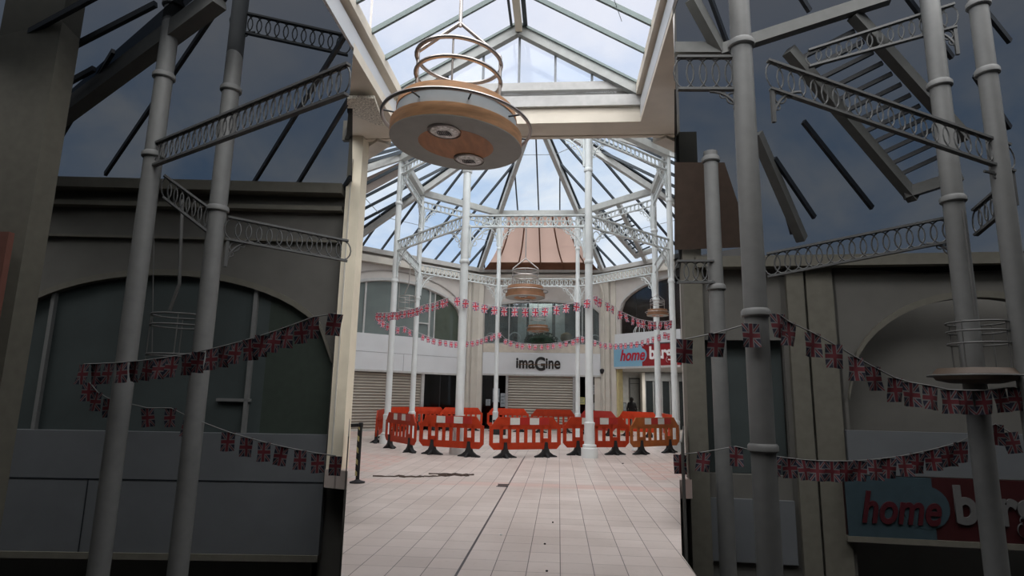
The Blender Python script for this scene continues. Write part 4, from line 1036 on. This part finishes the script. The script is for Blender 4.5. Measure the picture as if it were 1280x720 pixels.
for x in (54, 312): u = LV(x, 450)[0]; w.fbox(GLF, u-.04, u+.04, -.1, .0, zsill, czw(u)+.02)
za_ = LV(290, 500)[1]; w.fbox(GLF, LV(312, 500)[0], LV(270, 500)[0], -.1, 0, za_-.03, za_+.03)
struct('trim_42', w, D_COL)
# end pier at the far left
b0 = onY(22, 400, 8.6); w = MB(); w.box(b0.x-1.1, b0.x, 8.5, 8.9, ZF, 9.0); struct('wall_pier_far_left', w, D_STRIP)
# roof of left hall
W1, W2 = onY(30, 212, 11.6), onY(436, 258, 12.3); W1.z = W2.z = zeave+.12; Qp = onY(270, -10, 8.6)
pl1 = lambda x, y: onP(x, y, W1, W2, Qp)
g = MB(); g.poly([pl1(*q) for q in ((-40, 225), (440, 262), (442, -40), (262, -40))]); 
K1, K2, K3 = pl1(40, 166), pl1(262, -5), onY(40, -20, 7.8)
pl2 = lambda x, y: onP(x, y, K1, K2, K3)
g.poly([pl2(*q) for q in ((-60, 240), (40, 166), (290, -40), (-60, -60))])
struct('window_13', g, GLASSD)
g = MB(); dn = V((0,0,-.03))
for a, b in (((58, 200), (142, 62)), ((132, 216), (285, -10)), ((300, 255), (470, -20)), ((352, 262), (480, 50)), ((408, 268), (500, 120))):
    b = (min(b[0], 438), b[1] if b[0] <= 438 else a[1]+(b[1]-a[1])*(438-a[0])/(b[0]-a[0])); g.beam(pl1(*a)+dn, pl1(*b)+dn, .06, .10)
for a, b in (((30, 42), (130, -12)), ((30, 88), (195, 3)), ((30, 132), (118, 84))): g.beam(pl2(*a)+dn, pl2(*b)+dn, .07, .10)
struct('trim_43', g, D_BAR)
g = MB(); g.beam(pl1(28, 174)+dn*5, pl1(275, -12)+dn*5, .26, .30); struct('ceiling_left_hall_beam', g, D_BEAM)

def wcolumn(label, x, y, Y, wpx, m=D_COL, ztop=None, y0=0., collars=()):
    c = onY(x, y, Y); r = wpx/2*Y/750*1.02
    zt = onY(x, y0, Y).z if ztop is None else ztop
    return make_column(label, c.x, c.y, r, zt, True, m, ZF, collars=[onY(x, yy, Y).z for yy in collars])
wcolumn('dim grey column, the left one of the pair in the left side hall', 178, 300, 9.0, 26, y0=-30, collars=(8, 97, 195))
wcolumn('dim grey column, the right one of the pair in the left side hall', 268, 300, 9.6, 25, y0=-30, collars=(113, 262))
def wgirder(label, a, ha, Ya, b, hb, Yb, br=(1, 1), brs=.4, pitch=.165):
    A, B = onY(a[0], a[1], Ya), onY(b[0], b[1], Yb)
    return make_girder(label, A, B, ha*Ya/750, hb*Yb/750, D_GIR, br, 'girders of the dim side halls', brs, pitch, .012)
wgirder('dim ring-pattern girder rising from the left column of the left side hall', (190, 180), 36, 9.0, (436, 78), 50, 6.7, (0, 0))
wgirder('dim upper ring-pattern girder right of the second column in the left side hall', (292, 12), 34, 9.6, (436, 44), 32, 9.9, (1, 0))
wgirder('dim short girder linking the two columns of the left side hall', (206, 218), 34, 9.05, (266, 262), 36, 9.55, (0, 0), pitch=.12)
wgirder('dim lower ring-pattern girder right of the second column in the left side hall', (286, 270), 34, 9.6, (436, 300), 30, 10.4, (1, 0))
# cage in left hall
cc = onY(223, 420, 10.2); t = thing('wire_cage', cc-V((0,0,.35)), 'dim wire cage hanging between the columns of the left side hall', 'lamp cage')
for yy in (395, 408, 444): w = MB(); w.ring(V((cc.x, cc.y, onY(223, yy, 10.2).z)), .46, .018, n=28, m=6); w.build('cage_ring', D_WIRE, t)
for i in range(4):
    a = i*pi/2+.5; e = V((cos(a), sin(a), 0))*.46; w = MB(); w.tube([V((cc.x, cc.y, onY(223, 450, 10.2).z))+e, V((cc.x, cc.y, onY(223, 394, 10.2).z))+e], .01, 6); w.build('cage_upright', D_WIRE, t)
w = MB(); w.tube([onY(212, 388, 10.2), onY(224, 355, 10.2), onY(228, 250, 10.2)], .03, 6); w.build('hanging_rod', D_WIRE, t)
w = MB(); w.tube([onY(190, 440, 10.2), onY(193, 250, 10.2)], .01, 5); w.build('wire', D_WIRE, t)
def wbunt(label, lst, anchors, sc):
    return bunting(label, lerp_depth(lst, anchors), FMD, D_WIRE, sc)
def sag(a, b, s, n): return [(a[0]+(b[0]-a[0])*i/(n-1), a[1]+(b[1]-a[1])*i/(n-1)+s*4*(i/(n-1))*(1-i/(n-1))) for i in range(n)]
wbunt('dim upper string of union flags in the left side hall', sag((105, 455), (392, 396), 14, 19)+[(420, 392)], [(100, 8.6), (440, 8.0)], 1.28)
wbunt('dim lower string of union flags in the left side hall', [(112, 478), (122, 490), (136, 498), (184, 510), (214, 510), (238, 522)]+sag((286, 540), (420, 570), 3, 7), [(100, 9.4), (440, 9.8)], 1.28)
t = MB(); b1 = onY(5, 300, 8.3); t.box(b1.x-.3, b1.x+.08, 8.28, 8.38, onY(5, 500, 8.3).z, onY(5, 290, 8.3).z); tag(t.build('wall_plaque', D_TERRA), 'dim terracotta plaque at the extreme left edge', 'plaque')

# right hall
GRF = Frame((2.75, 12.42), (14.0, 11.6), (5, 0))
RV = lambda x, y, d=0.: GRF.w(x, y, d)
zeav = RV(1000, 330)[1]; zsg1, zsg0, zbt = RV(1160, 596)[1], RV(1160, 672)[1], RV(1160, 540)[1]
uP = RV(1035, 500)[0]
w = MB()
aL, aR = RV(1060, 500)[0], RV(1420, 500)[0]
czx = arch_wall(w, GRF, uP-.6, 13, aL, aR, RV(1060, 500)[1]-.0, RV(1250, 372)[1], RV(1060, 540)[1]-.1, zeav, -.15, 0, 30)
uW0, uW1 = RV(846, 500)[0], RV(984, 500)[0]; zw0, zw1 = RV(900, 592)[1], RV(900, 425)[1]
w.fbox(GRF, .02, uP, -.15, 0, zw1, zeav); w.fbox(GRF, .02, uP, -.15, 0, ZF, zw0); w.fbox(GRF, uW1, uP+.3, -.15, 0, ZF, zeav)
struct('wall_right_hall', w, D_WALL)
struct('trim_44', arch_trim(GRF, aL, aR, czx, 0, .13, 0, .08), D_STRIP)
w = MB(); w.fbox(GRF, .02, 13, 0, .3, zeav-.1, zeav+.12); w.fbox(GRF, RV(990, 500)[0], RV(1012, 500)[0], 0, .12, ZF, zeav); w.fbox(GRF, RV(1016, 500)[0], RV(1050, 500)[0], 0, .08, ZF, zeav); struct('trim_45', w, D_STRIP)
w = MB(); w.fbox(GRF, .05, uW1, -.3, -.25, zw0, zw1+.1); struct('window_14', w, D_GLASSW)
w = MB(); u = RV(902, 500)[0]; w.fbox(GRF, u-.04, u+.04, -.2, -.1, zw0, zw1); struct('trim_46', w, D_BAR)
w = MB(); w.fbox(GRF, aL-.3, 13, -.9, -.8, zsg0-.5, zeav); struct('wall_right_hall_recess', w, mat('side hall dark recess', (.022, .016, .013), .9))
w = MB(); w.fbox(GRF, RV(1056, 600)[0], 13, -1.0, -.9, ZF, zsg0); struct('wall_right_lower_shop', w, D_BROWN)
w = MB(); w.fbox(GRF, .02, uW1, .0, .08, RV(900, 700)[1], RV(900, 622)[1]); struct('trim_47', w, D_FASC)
t = thing('shop_sign', GRF.p(5, .2, zsg0), 'dim copy-sized red and blue sign in the right side hall', 'sign')
t['label'] = 'large dim red and blue shop sign at the lower right corner'
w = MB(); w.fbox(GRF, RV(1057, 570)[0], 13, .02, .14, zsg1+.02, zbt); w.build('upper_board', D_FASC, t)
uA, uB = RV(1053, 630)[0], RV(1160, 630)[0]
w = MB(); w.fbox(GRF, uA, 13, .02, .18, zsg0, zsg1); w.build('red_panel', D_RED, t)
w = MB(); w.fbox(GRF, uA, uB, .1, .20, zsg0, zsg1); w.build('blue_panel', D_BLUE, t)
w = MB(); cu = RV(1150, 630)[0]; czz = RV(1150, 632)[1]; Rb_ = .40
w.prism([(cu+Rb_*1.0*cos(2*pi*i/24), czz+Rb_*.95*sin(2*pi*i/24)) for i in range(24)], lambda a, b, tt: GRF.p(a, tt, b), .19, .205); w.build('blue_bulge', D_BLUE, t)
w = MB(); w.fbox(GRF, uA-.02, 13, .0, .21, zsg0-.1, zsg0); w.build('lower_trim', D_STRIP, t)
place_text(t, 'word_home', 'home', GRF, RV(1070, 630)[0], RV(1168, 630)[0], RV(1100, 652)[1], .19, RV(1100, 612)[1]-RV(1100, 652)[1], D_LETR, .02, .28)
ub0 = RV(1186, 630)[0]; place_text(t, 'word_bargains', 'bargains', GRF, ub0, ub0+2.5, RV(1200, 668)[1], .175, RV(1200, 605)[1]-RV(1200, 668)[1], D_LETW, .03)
# right hall structure
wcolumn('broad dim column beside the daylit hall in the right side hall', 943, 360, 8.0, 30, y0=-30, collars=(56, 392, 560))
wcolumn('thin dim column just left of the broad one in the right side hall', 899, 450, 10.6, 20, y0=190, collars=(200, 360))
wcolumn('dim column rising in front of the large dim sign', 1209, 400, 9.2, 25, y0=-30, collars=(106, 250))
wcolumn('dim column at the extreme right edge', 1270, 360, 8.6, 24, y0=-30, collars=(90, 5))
wgirder('dim ring-pattern girder left of the broad column in the right side hall', (846, 70), 50, 8.0, (926, 70), 50, 8.0, (0, 1), .42)
wgirder('dim long ring-pattern girder falling from the broad column to the right edge', (960, 74), 44, 8.0, (1262, 180), 38, 8.6, (1, 1), .42)
wgirder('dim upper ring-pattern girder in front of the louvred roof on the right', (1010, 62), 26, 9.6, (1192, 4), 36, 9.2, (0, 1))
wgirder('dim lower ring-pattern girder crossing to the column before the large dim sign', (958, 316), 32, 10.2, (1196, 268), 34, 9.3, (0, 1))
wgirder('dim lower ring-pattern girder left of the broad column on the right', (846, 325), 30, 10.5, (892, 325), 30, 10.5, (0, 0))
wgirder('dim short bracket girder by the right edge columns', (1216, 262), 34, 9.2, (1262, 222), 36, 8.6, (0, 0), pitch=.12)
# right roof
S1, S2 = onY(900, 292, 12.3), onY(1300, 230, 11.6); S1.z = S2.z = zeav+.15; Sq = onY(1065, 0, 9.4)
pr1 = lambda x, y: onP(x, y, S1, S2, Sq)
g = MB(); g.poly([pr1(*q) for q in ((843, 352), (1480, 330), (1480, -50), (843, -50))]); struct('window_15', g, GLASSD)
g = MB()
for a, b in (((1004, 150), (1090, 258)), ((968, 196), (1018, 270)), ((886, -10), (908, 50)), ((998, -10), (1012, 12)), ((1130, -10), (1190, 70)), ((1218, 92), (1262, 158)), ((1222, 0), (1262, 50)), ((962, 190), (990, 290))): g.beam(pr1(*a)+dn, pr1(*b)+dn, .06, .10)
for k in range(12):
    a = V((992, 66)).lerp(V((1132, 222)), (k+.5)/12); b = V((1062, 30)).lerp(V((1202, 190)), (k+.5)/12); g.beam(pr1(*a)+dn, pr1(*b)+dn, .06, .07)
struct('trim_48', g, D_BAR)
g = MB()
for a, b in (((864, -10), (900, 56)), ((843, 54), (900, 54)), ((900, 56), (1110, -12)), ((985, 55), (1142, 240)), ((1066, 10), (1205, 165)), ((1128, 235), (1200, 212)), ((945, 160), (1002, 292))): g.beam(pr1(*a)+dn*4, pr1(*b)+dn*4, .17, .2)
struct('ceiling_right_hall_beams', g, D_BEAM)
g = MB(); g.poly([pr1(*q)+dn*7 for q in ((843, 190), (905, 190), (940, 296), (843, 300))]); tag(g.build('roof_blind', D_BROWN), 'dim brown blind in the roof left of the broad column', 'blind')
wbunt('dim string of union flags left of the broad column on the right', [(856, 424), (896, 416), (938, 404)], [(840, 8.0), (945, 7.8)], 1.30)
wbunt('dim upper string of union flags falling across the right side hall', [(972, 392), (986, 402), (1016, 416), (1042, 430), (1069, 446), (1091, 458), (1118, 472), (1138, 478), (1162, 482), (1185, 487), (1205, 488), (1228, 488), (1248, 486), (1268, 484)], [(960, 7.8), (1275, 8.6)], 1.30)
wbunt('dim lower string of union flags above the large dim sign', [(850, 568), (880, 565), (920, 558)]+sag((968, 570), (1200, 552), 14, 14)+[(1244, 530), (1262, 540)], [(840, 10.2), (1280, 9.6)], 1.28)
# lamp in right hall
lc = onY(1219, 470, 8.9); t = thing('pendant_lamp', V((lc.x, lc.y, lc.z)), 'dim wooden disc lamp with wire cage before the large dim sign', 'lamp')
w = MB(); w.lathe([(.3, -.10), (.46, -.06), (.50, .02), (.44, .10), (.1, .12)], lc, 28); w.build('disc', D_WOOD, t, True)
w = MB(); w.ring(lc, .55, .015, n=32, m=6); w.build('hoop', D_WIRE, t)
for yy in (404, 415, 430): w = MB(); w.ring(V((lc.x+.1, lc.y, onY(1219, yy, 8.9).z)), .36, .014, n=28, m=6); w.build('cage_ring', D_WIRE, t)
for i in range(4):
    a = i*pi/2+.5; e = V((cos(a)*.36+.1, sin(a)*.36, 0)); w = MB(); w.tube([lc+e+V((0,0,.1)), V((lc.x, lc.y, onY(1219, 402, 8.9).z))+e], .01, 6); w.build('cage_upright', D_WIRE, t)
w = MB(); w.tube([lc+V((.1,0,.85)), lc+V((.1,0,2.4))], .02, 6); w.build('hanging_rod', D_WIRE, t)

# ------------------------------------------------------------------ sky and light
wd = bpy.data.worlds.new('sky'); SC.world = wd; wd.use_nodes = True; N = wd.node_tree.nodes; L = wd.node_tree.links
bg = N['Background']; tc = N.new('ShaderNodeTexCoord'); mp = N.new('ShaderNodeMapping'); mp.inputs['Scale'].default_value = (1, 1, 1.6)
L.new(tc.outputs['Generated'], mp.inputs['Vector'])
no = N.new('ShaderNodeTexNoise'); no.inputs['Scale'].default_value = 4.2; no.inputs['Detail'].default_value = 7; no.inputs['Roughness'].default_value = .55; no.inputs['Distortion'].default_value = .4
L.new(mp.outputs['Vector'], no.inputs['Vector'])
r = N.new('ShaderNodeValToRGB'); r.color_ramp.elements[0].position = .33; r.color_ramp.elements[0].color = (.38, .57, .86, 1)
r.color_ramp.elements[1].position = .62; r.color_ramp.elements[1].color = (.88, .93, 1.0, 1)
L.new(no.outputs['Fac'], r.inputs['Fac'])
# whiter towards the zenith
sx = N.new('ShaderNodeSeparateXYZ'); L.new(tc.outputs['Generated'], sx.inputs[0])
mr = N.new('ShaderNodeMapRange'); mr.inputs[1].default_value = .38; mr.inputs[2].default_value = .62; L.new(sx.outputs[2], mr.inputs[0])
mx = N.new('ShaderNodeMix'); mx.data_type = 'RGBA'; L.new(mr.outputs[0], mx.inputs['Factor']); L.new(r.outputs['Color'], mx.inputs[6]); mx.inputs[7].default_value = (.86, .88, .98, 1)
L.new(mx.outputs[2], bg.inputs['Color']); bg.inputs['Strength'].default_value = 1.0
sd = bpy.data.lights.new('overcast_sun', 'SUN'); sd.energy = 8.4; sd.angle = radians(100); sd.color = (1, .98, .95)
for nm, loc, en, sz in (('passage_fill_light', V((4.9, 30.2, 2.85)), 70, 1.0), ('upper_room_fill_light', FB.p(3.1, -1.2, 6.2), 26, 1.5)):  # added fill lights that brighten passage and upper room, no fittings modelled
    pl_ = bpy.data.lights.new(nm, 'AREA'); pl_.energy = en; pl_.size = sz; pl_.color = (1, .97, .92)
    po = bpy.data.objects.new(nm, pl_); COL.objects.link(po); po.location = loc
so = bpy.data.objects.new('overcast_sun', sd); COL.objects.link(so); so.rotation_euler = (radians(32), radians(4), 0)
SC.view_settings.view_transform = 'Standard'; SC.view_settings.look = 'None'; SC.view_settings.exposure = 0; SC.view_settings.gamma = 1
SC.cycles.max_bounces = 8; SC.cycles.transparent_max_bounces = 12; SC.cycles.diffuse_bounces = 4
